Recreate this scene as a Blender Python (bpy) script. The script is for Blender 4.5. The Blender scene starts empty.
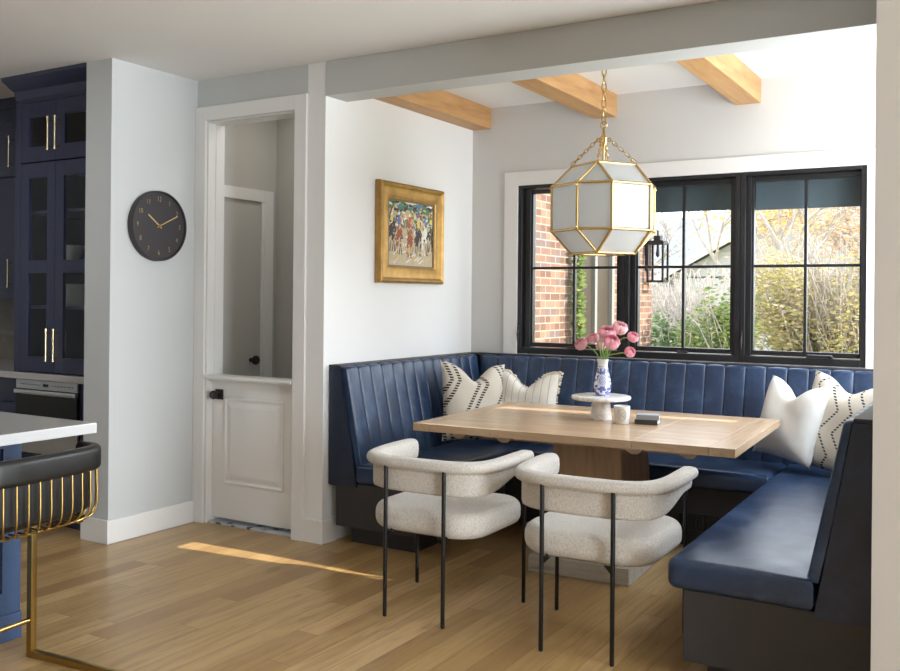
import bpy, bmesh, math, random
from mathutils import Vector, Matrix
random.seed(7)
PI = math.pi
SC = bpy.context.scene
COL = SC.collection

# ------------------------------------------------------------------ materials
class G:
    """small node-graph builder"""
    def __init__(s, name):
        s.m = bpy.data.materials.new(name); s.m.use_nodes = True
        s.t = s.m.node_tree; s.t.nodes.clear()
        s.out = s.n('ShaderNodeOutputMaterial')
    def n(s, typ, **kw):
        nd = s.t.nodes.new(typ)
        for k, v in kw.items(): setattr(nd, k, v)
        return nd
    def l(s, a, b): s.t.links.new(a, b)
    def put(s, sock, v):
        if hasattr(v, 'is_output'): s.l(v, sock)
        elif v is not None: sock.default_value = v
    def math(s, op, a, b=None, c=None):
        nd = s.n('ShaderNodeMath', operation=op)
        s.put(nd.inputs[0], a)
        if b is not None: s.put(nd.inputs[1], b)
        if c is not None: s.put(nd.inputs[2], c)
        return nd.outputs[0]
    def coords(s, kind='Object'):
        return s.n('ShaderNodeTexCoord').outputs[kind]
    def sep(s, v):
        nd = s.n('ShaderNodeSeparateXYZ'); s.l(v, nd.inputs[0]); return nd.outputs
    def comb(s, x, y, z):
        nd = s.n('ShaderNodeCombineXYZ')
        for i, v in enumerate((x, y, z)): s.put(nd.inputs[i], v)
        return nd.outputs[0]
    def scale(s, v, xyz):
        nd = s.n('ShaderNodeMapping'); s.l(v, nd.inputs[0]); nd.inputs['Scale'].default_value = xyz; return nd.outputs[0]
    def noise(s, v=None, sc=5, det=3, rough=.5, dist=0, out='Fac'):
        nd = s.n('ShaderNodeTexNoise')
        if v is not None: s.l(v, nd.inputs['Vector'])
        nd.inputs['Scale'].default_value = sc; nd.inputs['Detail'].default_value = det
        nd.inputs['Roughness'].default_value = rough; nd.inputs['Distortion'].default_value = dist
        return nd.outputs[out]
    def voro(s, v, sc, out='Distance', feature='F1'):
        nd = s.n('ShaderNodeTexVoronoi', feature=feature); s.l(v, nd.inputs['Vector']); nd.inputs['Scale'].default_value = sc
        return nd.outputs[out]
    def white(s, v):
        nd = s.n('ShaderNodeTexWhiteNoise', noise_dimensions='3D'); s.l(v, nd.inputs['Vector']); return nd.outputs['Value']
    def ramp(s, f, stops, interp='LINEAR'):
        nd = s.n('ShaderNodeValToRGB'); s.put(nd.inputs[0], f); cr = nd.color_ramp; cr.interpolation = interp
        while len(cr.elements) < len(stops): cr.elements.new(.5)
        for e, (p, c) in zip(cr.elements, stops):
            e.position = p; e.color = (c[0], c[1], c[2], 1)
        return nd.outputs[0]
    def mix(s, f, a, b, blend='MIX'):
        nd = s.n('ShaderNodeMix', data_type='RGBA', blend_type=blend)
        s.put(nd.inputs[0], f)
        for i, v in ((6, a), (7, b)):
            if isinstance(v, tuple): v = (v[0], v[1], v[2], 1)
            s.put(nd.inputs[i], v)
        return nd.outputs[2]
    def bump(s, h, st=.2, d=.01):
        nd = s.n('ShaderNodeBump'); s.l(h, nd.inputs['Height']); nd.inputs['Strength'].default_value = st; nd.inputs['Distance'].default_value = d
        return nd.outputs[0]
    def pr(s, col, rough=.5, metal=0, normal=None, **kw):
        p = s.n('ShaderNodeBsdfPrincipled')
        if isinstance(col, tuple): col = (col[0], col[1], col[2], 1)
        s.put(p.inputs['Base Color'], col); s.put(p.inputs['Roughness'], rough); s.put(p.inputs['Metallic'], metal)
        if normal is not None: s.l(normal, p.inputs['Normal'])
        for k, v in kw.items(): s.put(p.inputs[k.replace('_', ' ')], v)
        s.l(p.outputs[0], s.out.inputs[0]); return p

def plain(name, col, rough=.5, metal=0, var=.04, sc=6, bump=0, **kw):
    g = G(name); v = g.coords()
    f = g.noise(v, sc, 4)
    c = g.mix(f, tuple(x * (1 - var) for x in col), tuple(min(1, x * (1 + var)) for x in col))
    nb = g.bump(g.noise(v, sc * 12, 2), bump, .004) if bump else None
    g.pr(c, rough, metal, nb, **kw); return g.m

def wood(name, c1, c2, c3, axis='Y', rough=.45, sc=1.0, coat=0.0):
    g = G(name); v = g.coords()
    s3 = {'X': (.9, 9, 9), 'Y': (9, .9, 9), 'Z': (9, 9, .9)}[axis]
    w = g.scale(v, tuple(x * sc for x in s3))
    f = g.noise(w, 2.2, 6, .6, .8)
    fine = g.noise(g.scale(v, tuple(x * sc * 6 for x in s3)), 3, 3, .6)
    c = g.ramp(f, [(.28, c3), (.48, c1), (.72, c2)])
    c = g.mix(g.math('MULTIPLY', fine, .25), c, c3)
    g.pr(c, rough, 0, g.bump(fine, .08, .002), Coat_Weight=coat); return g.m

def floor_mat():
    g = G('oak_floorboards'); v = g.coords(); x, y, z = g.sep(v)
    W, L = .118, 1.55
    row = g.math('FLOOR', g.math('DIVIDE', x, W))
    sh = g.math('MULTIPLY', g.white(g.comb(row, 3.1, 7.7)), L * 3)
    yy = g.math('DIVIDE', g.math('ADD', y, sh), L)
    cell = g.math('FLOOR', yy)
    hsh = g.white(g.comb(row, cell, 1.3)); h2 = g.white(g.comb(cell, row, 9.1))
    fx = g.math('FRACT', g.math('DIVIDE', x, W)); fy = g.math('FRACT', yy)
    ex = g.math('MINIMUM', fx, g.math('SUBTRACT', 1, fx)); ey = g.math('MULTIPLY', g.math('MINIMUM', fy, g.math('SUBTRACT', 1, fy)), L / W)
    gap = g.math('LESS_THAN', g.math('MINIMUM', ex, ey), .011)
    gv = g.comb(g.math('MULTIPLY', x, 13), g.math('ADD', g.math('MULTIPLY', y, 1.1), g.math('MULTIPLY', hsh, 40)), g.math('MULTIPLY', h2, 30))
    gr = g.noise(gv, 1.6, 6, .62, 1.2)
    fine = g.noise(g.comb(g.math('MULTIPLY', x, 90), g.math('MULTIPLY', y, 4), hsh), 1.5, 3, .6)
    tone = g.ramp(hsh, [(0, (.33, .20, .08)), (.3, (.465, .31, .125)), (.7, (.545, .375, .160)), (1, (.68, .47, .228))])
    c = g.mix(g.ramp(gr, [(.3, (.85, .85, .85)), (.55, (0.15, .15, .15)), (.75, (0, 0, 0))]), tone, (.31, .17, .07))
    c = g.mix(g.math('MULTIPLY', fine, .22), c, (.31, .17, .07))
    kn = g.ramp(g.noise(g.comb(g.math('MULTIPLY', x, 5), g.math('MULTIPLY', y, 1.7), h2), 2.3, 2), [(.72, (0, 0, 0)), (.8, (.6, .6, .6))])
    c = g.mix(kn, c, (.17, .09, .045))
    c = g.mix(g.math('MULTIPLY', gap, .65), c, (.09, .05, .025))
    rg = g.math('ADD', .24, g.math('MULTIPLY', gr, .14))
    hgt = g.math('SUBTRACT', g.math('MULTIPLY', fine, .3), gap)
    g.pr(c, rg, 0, g.bump(hgt, .12, .002)); return g.m

def leather_mat(name, a, b, c_, rough=.36):
    g = G(name); v = g.coords()
    f = g.noise(v, 4.2, 9, .74, .5)
    c = g.ramp(f, [(.3, a), (.5, b), (.72, c_)])
    cr = g.voro(v, 260, feature='DISTANCE_TO_EDGE')
    r = g.math('ADD', rough - .06, g.math('MULTIPLY', g.noise(v, 9, 3), .16))
    wr = g.noise(g.scale(v, (3, 3, 10)), 3, 4, .6, 1)
    hh = g.math('ADD', g.math('MULTIPLY', cr, .5), g.math('MULTIPLY', wr, .5))
    g.pr(c, r, 0, g.bump(hh, .10, .004), Specular_IOR_Level=.55); return g.m

def boucle_mat(name, a, b):
    g = G(name); v = g.coords()
    f = g.noise(g.scale(v, (1, 1, .55)), 190, 3, .7); f2 = g.noise(v, 7, 3)
    c = g.ramp(f, [(.32, b), (.6, a)])
    c = g.mix(g.math('MULTIPLY', f2, .22), c, b)
    g.pr(c, .95, 0, g.bump(f, .55, .006), Sheen_Weight=.25); return g.m

def brick_mat():
    g = G('red_brick'); v = g.coords(); x, y, z = g.sep(v)
    u = g.math('ADD', x, y)
    nd = g.n('ShaderNodeTexBrick'); g.l(g.comb(u, z, 0), nd.inputs['Vector'])
    nd.inputs['Scale'].default_value = 1; nd.inputs['Brick Width'].default_value = .21; nd.inputs['Row Height'].default_value = .0677
    nd.inputs['Mortar Size'].default_value = .0055; nd.inputs['Mortar Smooth'].default_value = .3; nd.inputs['Bias'].default_value = -.1
    row = g.math('FLOOR', g.math('DIVIDE', z, .0677))
    cl = g.math('FLOOR', g.math('DIVIDE', g.math('ADD', u, g.math('MULTIPLY', g.math('MODULO', row, 2), .105)), .21))
    h = g.white(g.comb(row, cl, .5))
    bc = g.ramp(h, [(0, (.125, .064, .042)), (.3, (.19, .105, .068)), (.55, (.165, .098, .072)), (.75, (.22, .135, .088)), (.9, (.125, .09, .085)), (1, (.235, .15, .108))], 'CONSTANT')
    bc = g.mix(g.math('MULTIPLY', g.noise(v, 30, 4), .35), bc, (.12, .06, .045))
    c = g.mix(nd.outputs['Fac'], bc, (.30, .25, .21))
    g.pr(c, .9, 0, g.bump(nd.outputs['Fac'], -.5, .01)); return g.m

def glass_mat(name, tint=(1, 1, 1), refl=1.0):
    g = G(name)
    tr = g.n('ShaderNodeBsdfTransparent'); tr.inputs[0].default_value = (*tint, 1)
    gl = g.n('ShaderNodeBsdfGlossy'); gl.inputs['Roughness'].default_value = .02
    gl.inputs['Color'].default_value = (.95, .97, 1, 1)
    fr = g.n('ShaderNodeFresnel'); fr.inputs[0].default_value = 1.48
    wob = g.noise(g.coords(), 3, 2)
    bf = g.n('ShaderNodeNewGeometry').outputs['Backfacing']
    mx = g.n('ShaderNodeMixShader'); g.l(g.math('MULTIPLY', g.math('MULTIPLY', g.math('MULTIPLY', fr.outputs[0], refl), g.math('SUBTRACT', 1, bf)), g.math('ADD', .9, g.math('MULTIPLY', wob, .2))), mx.inputs[0])
    g.l(tr.outputs[0], mx.inputs[1]); g.l(gl.outputs[0], mx.inputs[2]); g.l(mx.outputs[0], g.out.inputs[0]); return g.m

def opal_mat():
    g = G('opal_white_glass'); v = g.coords()
    c = g.mix(g.noise(v, 3, 2), (.80, .81, .81), (.84, .85, .85))
    p = g.pr(c, .06, 0, None, Coat_Weight=.4, Coat_Roughness=.02)
    tl = g.n('ShaderNodeBsdfTranslucent'); tl.inputs[0].default_value = (.9, .92, .93, 1)
    mx = g.n('ShaderNodeMixShader'); mx.inputs[0].default_value = .62
    g.l(p.outputs[0], mx.inputs[1]); g.l(tl.outputs[0], mx.inputs[2]); g.l(mx.outputs[0], g.out.inputs[0]); return g.m

def leaf_mat(name, cols, rough=.6, transl=.45):
    g = G(name); v = g.coords()
    h = g.white(g.scale(v, (11, 11, 11)))
    gi = g.n('ShaderNodeNewGeometry')
    c = g.ramp(gi.outputs['Random Per Island'], [(i / (len(cols) - 1), q) for i, q in enumerate(cols)])
    d = g.n('ShaderNodeBsdfDiffuse'); g.l(c, d.inputs[0])
    t = g.n('ShaderNodeBsdfTranslucent'); g.l(c, t.inputs[0])
    mx = g.n('ShaderNodeMixShader'); mx.inputs[0].default_value = transl
    g.l(d.outputs[0], mx.inputs[1]); g.l(t.outputs[0], mx.inputs[2]); g.l(mx.outputs[0], g.out.inputs[0]); return g.m

def zigzag_pillow_mat(name, base, base2, ink, rep, amp, freq, dots, wdt, ang=0.0, pair=False):
    g = G(name); v = g.coords(); X, Y, Z = g.sep(v)
    ca, sa = math.cos(ang), math.sin(ang)
    x = g.math('ADD', g.math('MULTIPLY', X, ca), g.math('MULTIPLY', Z, sa))
    z = g.math('SUBTRACT', g.math('MULTIPLY', Z, ca), g.math('MULTIPLY', X, sa))
    tri = g.math('MULTIPLY', g.math('ABSOLUTE', g.math('SUBTRACT', g.math('FRACT', g.math('ADD', g.math('MULTIPLY', z, freq), .2)), .5)), amp)
    p = g.math('FRACT', g.math('ADD', g.math('MULTIPLY', x, rep), g.math('ADD', tri, .37)))
    d = g.math('ABSOLUTE', g.math('SUBTRACT', p, .5))
    if pair: d = g.math('ABSOLUTE', g.math('SUBTRACT', d, .13))
    line = g.math('LESS_THAN', d, wdt)
    dot = g.math('LESS_THAN', g.math('FRACT', g.math('MULTIPLY', z, dots)), .58)
    f = g.math('MULTIPLY', line, dot)
    weave = g.noise(g.scale(v, (1, 1, 3)), 120, 2)
    c = g.mix(weave, base, base2)
    c = g.mix(f, c, ink)
    g.pr(c, .95, 0, g.bump(g.math('ADD', weave, f), .35, .004)); return g.m

def vase_mat():
    g = G('blue_white_porcelain'); v = g.coords(); X, Y, Z = g.sep(v)
    u = g.math('DIVIDE', g.math('ARCTAN2', g.math('ADD', X, 0), g.math('MULTIPLY', Y, -1)), PI)
    ring_u = g.math('MULTIPLY', g.math('SUBTRACT', g.math('FRACT', g.math('ADD', g.math('MULTIPLY', u, 1.5), .32)), .5), .097)
    dz = g.math('SUBTRACT', Z, .085)
    r = g.math('SQRT', g.math('ADD', g.math('MULTIPLY', ring_u, ring_u), g.math('MULTIPLY', dz, dz)))
    med = g.math('MULTIPLY', g.math('LESS_THAN', r, .028), g.math('GREATER_THAN', g.math('SINE', g.math('MULTIPLY', r, 720)), .0))
    fl = g.math('LESS_THAN', g.voro(g.comb(g.math('MULTIPLY', u, .10), Z, 0), 60), .60)
    fl = g.math('MULTIPLY', fl, g.math('GREATER_THAN', r, .032))
    fl = g.math('MULTIPLY', fl, g.math('LESS_THAN', Z, .150))
    bands = g.math('ADD', g.math('COMPARE', Z, .006, .002), g.math('COMPARE', Z, .158, .0018))
    f = g.math('MINIMUM', g.math('ADD', g.math('ADD', med, fl), bands), 1)
    f = g.math('MULTIPLY', f, .85)
    c = g.mix(f, (.82, .84, .86), (.04, .06, .42))
    g.pr(c, .12, 0, None, Coat_Weight=.5); return g.m

def ruffle_mat():
    g = G('cream_cotton_ruffle'); v = g.coords(); X, Y, Z = g.sep(v)
    ln = g.math('LESS_THAN', g.math('ABSOLUTE', g.math('SUBTRACT', g.math('FRACT', g.math('MULTIPLY', X, 21)), .5)), .05)
    w = g.noise(v, 90, 2)
    c = g.mix(w, (.82, .79, .72), (.68, .64, .56)); c = g.mix(g.math('MULTIPLY', ln, .7), c, (.34, .30, .25))
    g.pr(c, .95, 0, g.bump(w, .4, .004)); return g.m

def marble_mat():
    g = G('white_marble'); v = g.coords()
    f = g.noise(v, 6, 7, .6, 2.2)
    c = g.ramp(f, [(.40, (.84, .83, .81)), (.50, (.62, .61, .60)), (.54, (.85, .84, .82))])
    g.pr(c, .22); return g.m

def stone_mat():
    g = G('taupe_stone_slab'); v = g.coords(); f = g.noise(v, 3, 7, .65, 1.5)
    g.pr(g.ramp(f, [(.35, (.15, .125, .10)), (.55, (.21, .18, .145)), (.66, (.32, .28, .23)), (.75, (.2, .17, .14))]), .35); return g.m

def rug_mat():
    g = G('patterned_hall_tile'); v = g.coords()
    f = g.voro(v, 14); 
    g.pr(g.ramp(f, [(.0, (.06, .06, .08)), (.25, (.08, .08, .1)), (.32, (.45, .48, .52)), (1, (.6, .62, .65))]), .5); return g.m

M = {}
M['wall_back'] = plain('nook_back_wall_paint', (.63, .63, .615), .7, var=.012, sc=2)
M['wall_shaded'] = plain('shaded_wall_paint', (.40, .37, .33), .7, var=.015, sc=2)  # wall tone darkened to carry the shade on the right wall end
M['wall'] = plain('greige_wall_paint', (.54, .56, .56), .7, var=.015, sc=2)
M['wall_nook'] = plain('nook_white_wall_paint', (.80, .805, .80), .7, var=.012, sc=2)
M['ceil'] = plain('ceiling_white_paint', (.80, .80, .79), .8, var=.012, sc=2)
M['trim'] = plain('white_trim_paint', (.77, .765, .75), .38, var=.012, sc=2)
M['hall'] = plain('hall_grey_paint', (.50, .49, .46), .7, var=.015, sc=2)
M['floor'] = floor_mat()
M['oak_beam'] = wood('honey_oak_beam', (.52, .29, .115), (.62, .37, .165), (.38, .19, .07), 'Y', .5, .8)
M['oak_table'] = wood('pale_oak_table', (.53, .37, .225), (.62, .455, .30), (.42, .275, .155), 'X', .25, 1.0)
M['oak_end'] = wood('pale_oak_breadboard', (.52, .365, .22), (.60, .44, .29), (.41, .27, .15), 'Y', .25, 1.0)
M['oak_leg'] = wood('pale_oak_pedestal', (.46, .31, .18), (.54, .38, .235), (.34, .215, .12), 'Z', .5, 1.0)
M['oak_grey'] = wood('weathered_grey_oak', (.50, .46, .39), (.62, .58, .51), (.32, .28, .22), 'X', .7, 1.6)
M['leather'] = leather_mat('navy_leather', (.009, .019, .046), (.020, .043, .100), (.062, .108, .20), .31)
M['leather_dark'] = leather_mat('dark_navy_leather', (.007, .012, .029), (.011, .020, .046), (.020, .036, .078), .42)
M['plinth'] = plain('charcoal_painted_panel', (.034, .033, .036), .55, var=.06)
M['boucle'] = boucle_mat('oatmeal_boucle', (.66, .625, .57), (.44, .405, .355))
M['black_metal'] = plain('black_metal', (.012, .012, .013), .38, .3)
M['black_frame'] = plain('black_window_paint', (.014, .014, .016), .30, var=.05)
M['black_knob'] = plain('matte_black_knob', (.010, .010, .011), .45)
M['brass'] = plain('polished_brass', (.64, .44, .18), .24, 1.0, var=.06)
M['brass_pale'] = plain('pale_brass', (.80, .66, .42), .25, 1.0, var=.05)
M['brass_dark'] = plain('aged_brass', (.44, .30, .10), .30, 1.0, var=.10, sc=20)
M['opal'] = opal_mat()
M['pane'] = glass_mat('window_glass', (.97, .98, .98), .55)
M['cab_glass'] = glass_mat('cabinet_glass', (.95, .96, .97), .8)
M['clear'] = glass_mat('clear_glass', (.97, .98, .98), 1.0)
M['navy'] = plain('navy_cabinet_paint', (.022, .026, .066), .28, var=.05)
M['navy_isl'] = plain('island_blue_paint', (.035, .065, .135), .40, var=.05)
M['quartz'] = plain('white_quartz', (.52, .52, .51), .16, var=.03, sc=30)
M['counter'] = plain('grey_quartz', (.40, .38, .38), .22, var=.05, sc=30)
M['stone'] = stone_mat()
M['steel'] = plain('brushed_steel', (.62, .63, .65), .32, 1.0, var=.03)
M['oven_glass'] = plain('oven_black_glass', (.006, .006, .007), .06)
M['stool_leather'] = leather_mat('black_leather', (.005, .0045, .0045), (.008, .0075, .007), (.014, .013, .012), .40)
M['clock'] = plain('charcoal_clock_enamel', (.040, .036, .039), .5)
M['gilt_paint'] = plain('gilt_paint', (.62, .44, .20), .45, .2)
M['gold'] = plain('antique_gold_leaf', (.40, .235, .07), .42, .75, var=.55, sc=16, bump=.2)
M['gold_dark'] = plain('dark_gilt_liner', (.24, .15, .07), .6, .2, var=.2)  # darker gilt of the frame's inner liner
M['white_glass'] = plain('white_candle_glass', (.80, .80, .79), .12, Coat_Weight=.5)
M['canvas'] = plain('sandy_canvas', (.52, .44, .30), .7, var=.2, sc=30)
M['vase'] = vase_mat()
M['marble'] = marble_mat()
M['petal'] = leaf_mat('pink_petals', [(.90, .40, .50), (.93, .52, .60), (.95, .64, .70)], transl=.3)
M['petal_pale'] = leaf_mat('pale_pink_petals', [(.88, .52, .57), (.92, .62, .65), (.93, .70, .70)], transl=.3)
M['stem'] = plain('green_stem', (.25, .42, .10), .5, var=.15)
M['wax'] = plain('white_wax', (.82, .81, .78), .5)
M['paper'] = plain('cream_paper', (.74, .70, .62), .8)
M['ink'] = plain('black_ink', (.03, .03, .03), .7)
M['book_grey'] = plain('slate_book_cover', (.27, .30, .34), .35)
M['book_dark'] = plain('charcoal_book_cover', (.05, .05, .055), .4)
M['linen'] = plain('white_linen', (.76, .755, .73), .95, var=.05, sc=30, bump=.4)
M['ruffle'] = ruffle_mat()
M['fringe'] = plain('cream_fringe', (.74, .68, .57), .95, var=.15, sc=40)
M['pil_diamond'] = zigzag_pillow_mat('cream_diamond_weave', (.74, .69, .60), (.56, .51, .43), (.018, .017, .018), 10.5, 2.1, 4.0, 64, .085)
M['pil_diag'] = zigzag_pillow_mat('cream_diagonal_weave', (.72, .67, .57), (.55, .50, .42), (.016, .016, .016), 5.0, .9, 2.6, 58, .060, -.10, True)
M['pil_arc'] = zigzag_pillow_mat('beige_arc_weave', (.66, .59, .48), (.50, .44, .35), (.02, .02, .02), 4.0, 1.6, 4.5, 60, .06, .8)
M['brick'] = brick_mat()
M['ext_trim'] = plain('stone_grey_trim', (.20, .19, .17), .6)
M['ext_glass'] = plain('dark_window_glass', (.055, .045, .035), .35, Specular_IOR_Level=.15)
M['shade'] = plain('teal_shade_fabric', (.10, .14, .165), .8, var=.12, sc=4)
M['render'] = plain('pale_render', (.36, .35, .34), .9)
M['shingle'] = plain('grey_shingle', (.17, .175, .19), .9, var=.12, sc=8)
M['white_ext'] = plain('white_fascia', (.42, .42, .42), .6)
M['lawn'] = plain('dry_lawn', (.30, .29, .13), .95, var=.3, sc=3)
M['bark'] = plain('pale_bark', (.40, .35, .31), .9, var=.2)
M['bark_dark'] = plain('grey_bark', (.34, .30, .29), .9, var=.2)
M['lf_yellow'] = leaf_mat('yellow_green_leaves', [(.40, .37, .13), (.56, .46, .16), (.44, .38, .30), (.60, .49, .22), (.36, .38, .15), (.50, .42, .36), (.62, .47, .20)])
M['lf_pale'] = leaf_mat('pale_dry_leaves', [(.48, .42, .36), (.44, .36, .30), (.52, .44, .34), (.36, .36, .24)])
M['lf_green'] = leaf_mat('green_leaves', [(0.116, 0.199, 0.058), (0.249, 0.315, 0.100), (0.182, 0.249, 0.116), (0.347, 0.364, 0.132)])
M['lf_deep'] = leaf_mat('deep_green_leaves', [(0.068, 0.126, 0.049), (0.154, 0.231, 0.088), (0.250, 0.308, 0.135)])
M['lf_orange'] = leaf_mat('autumn_orange_leaves', [(.60, .34, .17), (.64, .45, .24), (.62, .50, .38), (.56, .40, .34)])
M['lf_gold'] = leaf_mat('autumn_gold_leaves', [(0.704, 0.480, 0.132), (0.728, 0.546, 0.232)])
M['dish'] = plain('pale_green_china', (.74, .82, .78), .25)
M['rug'] = rug_mat()
M['led'] = plain('oven_display', (.01, .012, .015), .1)

# ------------------------------------------------------------------ mesh helpers
def BM(): return bmesh.new()
def box(bm, x0, x1, y0, y1, z0, z1, mat=None):
    r = bmesh.ops.create_cube(bm, size=1)
    for v in r['verts']:
        v.co = Vector(((x0 + x1) / 2 + v.co.x * (x1 - x0), (y0 + y1) / 2 + v.co.y * (y1 - y0), (z0 + z1) / 2 + v.co.z * (z1 - z0)))
        if mat is not None: v.co = mat @ v.co
    return r['verts']
def bbox(bm, x0, x1, y0, y1, z0, z1, b=.004, mat=None, seg=2):
    t = BM(); box(t, x0, x1, y0, y1, z0, z1)
    b = min(b, .49 * min(abs(x1 - x0), abs(y1 - y0), abs(z1 - z0)))
    bmesh.ops.bevel(t, geom=t.edges[:], offset=b, segments=seg, profile=.6, affect='EDGES')
    merge(bm, t, mat)
def merge(bm, t, mat=None):
    me = bpy.data.meshes.new('tmp'); t.to_mesh(me); t.free()
    if mat is not None: me.transform(mat)
    bm.from_mesh(me); bpy.data.meshes.remove(me)
def frame_for(d):
    d = d.normalized(); a = Vector((0, 0, 1)) if abs(d.z) < .95 else Vector((1, 0, 0))
    u = d.cross(a).normalized(); w = d.cross(u).normalized(); return u, w
def tube(bm, pts, r, n=10, caps=True, close=False):
    pts = [Vector(p) for p in pts]; rings = []; m = len(pts)
    for i, p in enumerate(pts):
        if close: d = pts[(i + 1) % m] - pts[i - 1]
        else: d = pts[min(i + 1, m - 1)] - pts[max(i - 1, 0)]
        if i == 0: u, w = frame_for(d)
        else:
            d.normalize(); u = (u - d * u.dot(d)).normalized(); w = d.cross(u).normalized()
        rr = r[i] if isinstance(r, (list, tuple)) else r
        rings.append([bm.verts.new(p + (u * math.cos(2 * PI * k / n) + w * math.sin(2 * PI * k / n)) * rr) for k in range(n)])
    for i in range(m - 1 if not close else m):
        a, b = rings[i], rings[(i + 1) % m]
        for k in range(n): bm.faces.new((a[k], a[(k + 1) % n], b[(k + 1) % n], b[k]))
    if caps and not close:
        bm.faces.new(rings[0][::-1]); bm.faces.new(rings[-1])
def lathe(bm, prof, c=(0, 0, 0), n=32, ax='Z'):
    rings = []
    for r, h in prof:
        ring = []
        for k in range(n):
            a = 2 * PI * k / n
            if ax == 'Z': p = (c[0] + r * math.cos(a), c[1] + r * math.sin(a), c[2] + h)
            elif ax == 'X': p = (c[0] + h, c[1] + r * math.cos(a), c[2] + r * math.sin(a))
            else: p = (c[0] + r * math.cos(a), c[1] + h, c[2] + r * math.sin(a))
            ring.append(bm.verts.new(p))
        rings.append(ring)
    for a, b in zip(rings, rings[1:]):
        for k in range(n): bm.faces.new((a[k], a[(k + 1) % n], b[(k + 1) % n], b[k]))
    if prof[0][0] > 1e-5: bm.faces.new(rings[0][::-1])
    if prof[-1][0] > 1e-5: bm.faces.new(rings[-1])
def prism(bm, poly, h0, h1, f):
    """poly 2-D list extruded between h0,h1; f(a,b,h)->point"""
    A = [bm.verts.new(f(a, b, h0)) for a, b in poly]; B = [bm.verts.new(f(a, b, h1)) for a, b in poly]
    n = len(poly)
    for k in range(n): bm.faces.new((A[k], A[(k + 1) % n], B[(k + 1) % n], B[k]))
    bm.faces.new(A[::-1]); bm.faces.new(B)
def rrect(x0, x1, y0, y1, r, n=6):
    if not isinstance(r, (list, tuple)): r = (r,) * 4
    out = []
    for (cx, cy, a0, rr) in ((x1, y1, 0, r[0]), (x0, y1, 90, r[1]), (x0, y0, 180, r[2]), (x1, y0, 270, r[3])):
        sx = -1 if cx == x1 else 1; sy = -1 if cy == y1 else 1
        for k in range(n + 1):
            a = math.radians(a0 + 90 * k / n)
            out.append((cx + sx * rr + rr * math.cos(a), cy + sy * rr + rr * math.sin(a)))
    return out
def slab(bm, outline, z0, z1, r, n=5, crown=0.0, rings=3, mat=None):
    """soft slab: outline inset along normals following a rounded edge, domed top"""
    t = BM(); N = len(outline); P = [Vector((a, b)) for a, b in outline]
    nor = []
    for i in range(N):
        d = P[(i + 1) % N] - P[i - 1]
        nor.append(Vector((d.y, -d.x)).normalized())
    cen = sum(P, Vector((0, 0))) / N
    lay = []
    for k in range(n + 1):
        a = PI / 2 * (1 - k / n); lay.append((r * (1 - math.cos(a)), z0 + r - r * math.sin(a)))
    for k in range(n + 1):
        a = PI / 2 * k / n; lay.append((r * (1 - math.cos(a)), z1 - r + r * math.sin(a)))
    R = []
    for ins, z in lay: R.append([t.verts.new((P[i].x - nor[i].x * ins, P[i].y - nor[i].y * ins, z)) for i in range(N)])
    for k in range(1, rings + 1):
        f = k / (rings + .6)
        R.append([t.verts.new(((P[i] - nor[i] * r) * (1 - f) + cen * f).to_3d() + Vector((0, 0, z1 + crown * math.sin(f * PI / 2)))) for i in range(N)])
    for A, B in zip(R, R[1:]):
        for i in range(N): t.faces.new((A[i], A[(i + 1) % N], B[(i + 1) % N], B[i]))
    t.faces.new(R[0][::-1]); t.faces.new(R[-1])
    merge(bm, t, mat)
def fix(bm): bmesh.ops.recalc_face_normals(bm, faces=bm.faces[:])

def link_mesh(name, bm, mats, smooth=False, angle=40):
    fix(bm)
    me = bpy.data.meshes.new(name); bm.to_mesh(me); bm.free()
    for m in (mats if isinstance(mats, (list, tuple)) else [mats]): me.materials.append(m)
    if smooth:
        me.shade_smooth()
        try: me.set_sharp_from_angle(angle=math.radians(angle))
        except Exception: pass
    o = bpy.data.objects.new(name, me); COL.objects.link(o); return o
def obj(name, bm, mats, parent=None, smooth=False, angle=40, world=True, label=None):
    o = link_mesh(name, bm, mats, smooth, angle)
    if parent is not None:
        if world:
            o.data.transform(wm(parent).inverted())
        o.parent = parent
    if label: o['label'] = label
    return o
def wm(o):
    m = Matrix.Translation(o.location) @ o.rotation_euler.to_matrix().to_4x4()
    return (wm(o.parent) @ m) if o.parent else m
def setorigin(o, loc, rz=0.0):
    """put a top-level mesh's origin at loc (mesh stays where it is)"""
    m = Matrix.Translation(Vector(loc)) @ Matrix.Rotation(rz, 4, 'Z')
    o.data.transform(m.inverted()); o.location = loc; o.rotation_euler = (0, 0, rz); return o
def tag(o, label, cat, group=None, kind=None):
    o['label'] = label; o['category'] = cat
    if group: o['group'] = group
    if kind: o['kind'] = kind
    return o
def thing(name, label, cat, loc=(0, 0, 0), rz=0, group=None):
    o = bpy.data.objects.new(name, None); COL.objects.link(o); o.empty_display_size = .1
    o.location = loc; o.rotation_euler = (0, 0, rz); return tag(o, label, cat, group)
def struct(name, bm, mats, label=None, parent=None, smooth=False):
    o = obj(name, bm, mats, parent, smooth)
    if parent is None:
        o['kind'] = 'structure'
        if label: o['label'] = label
    return o
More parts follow.
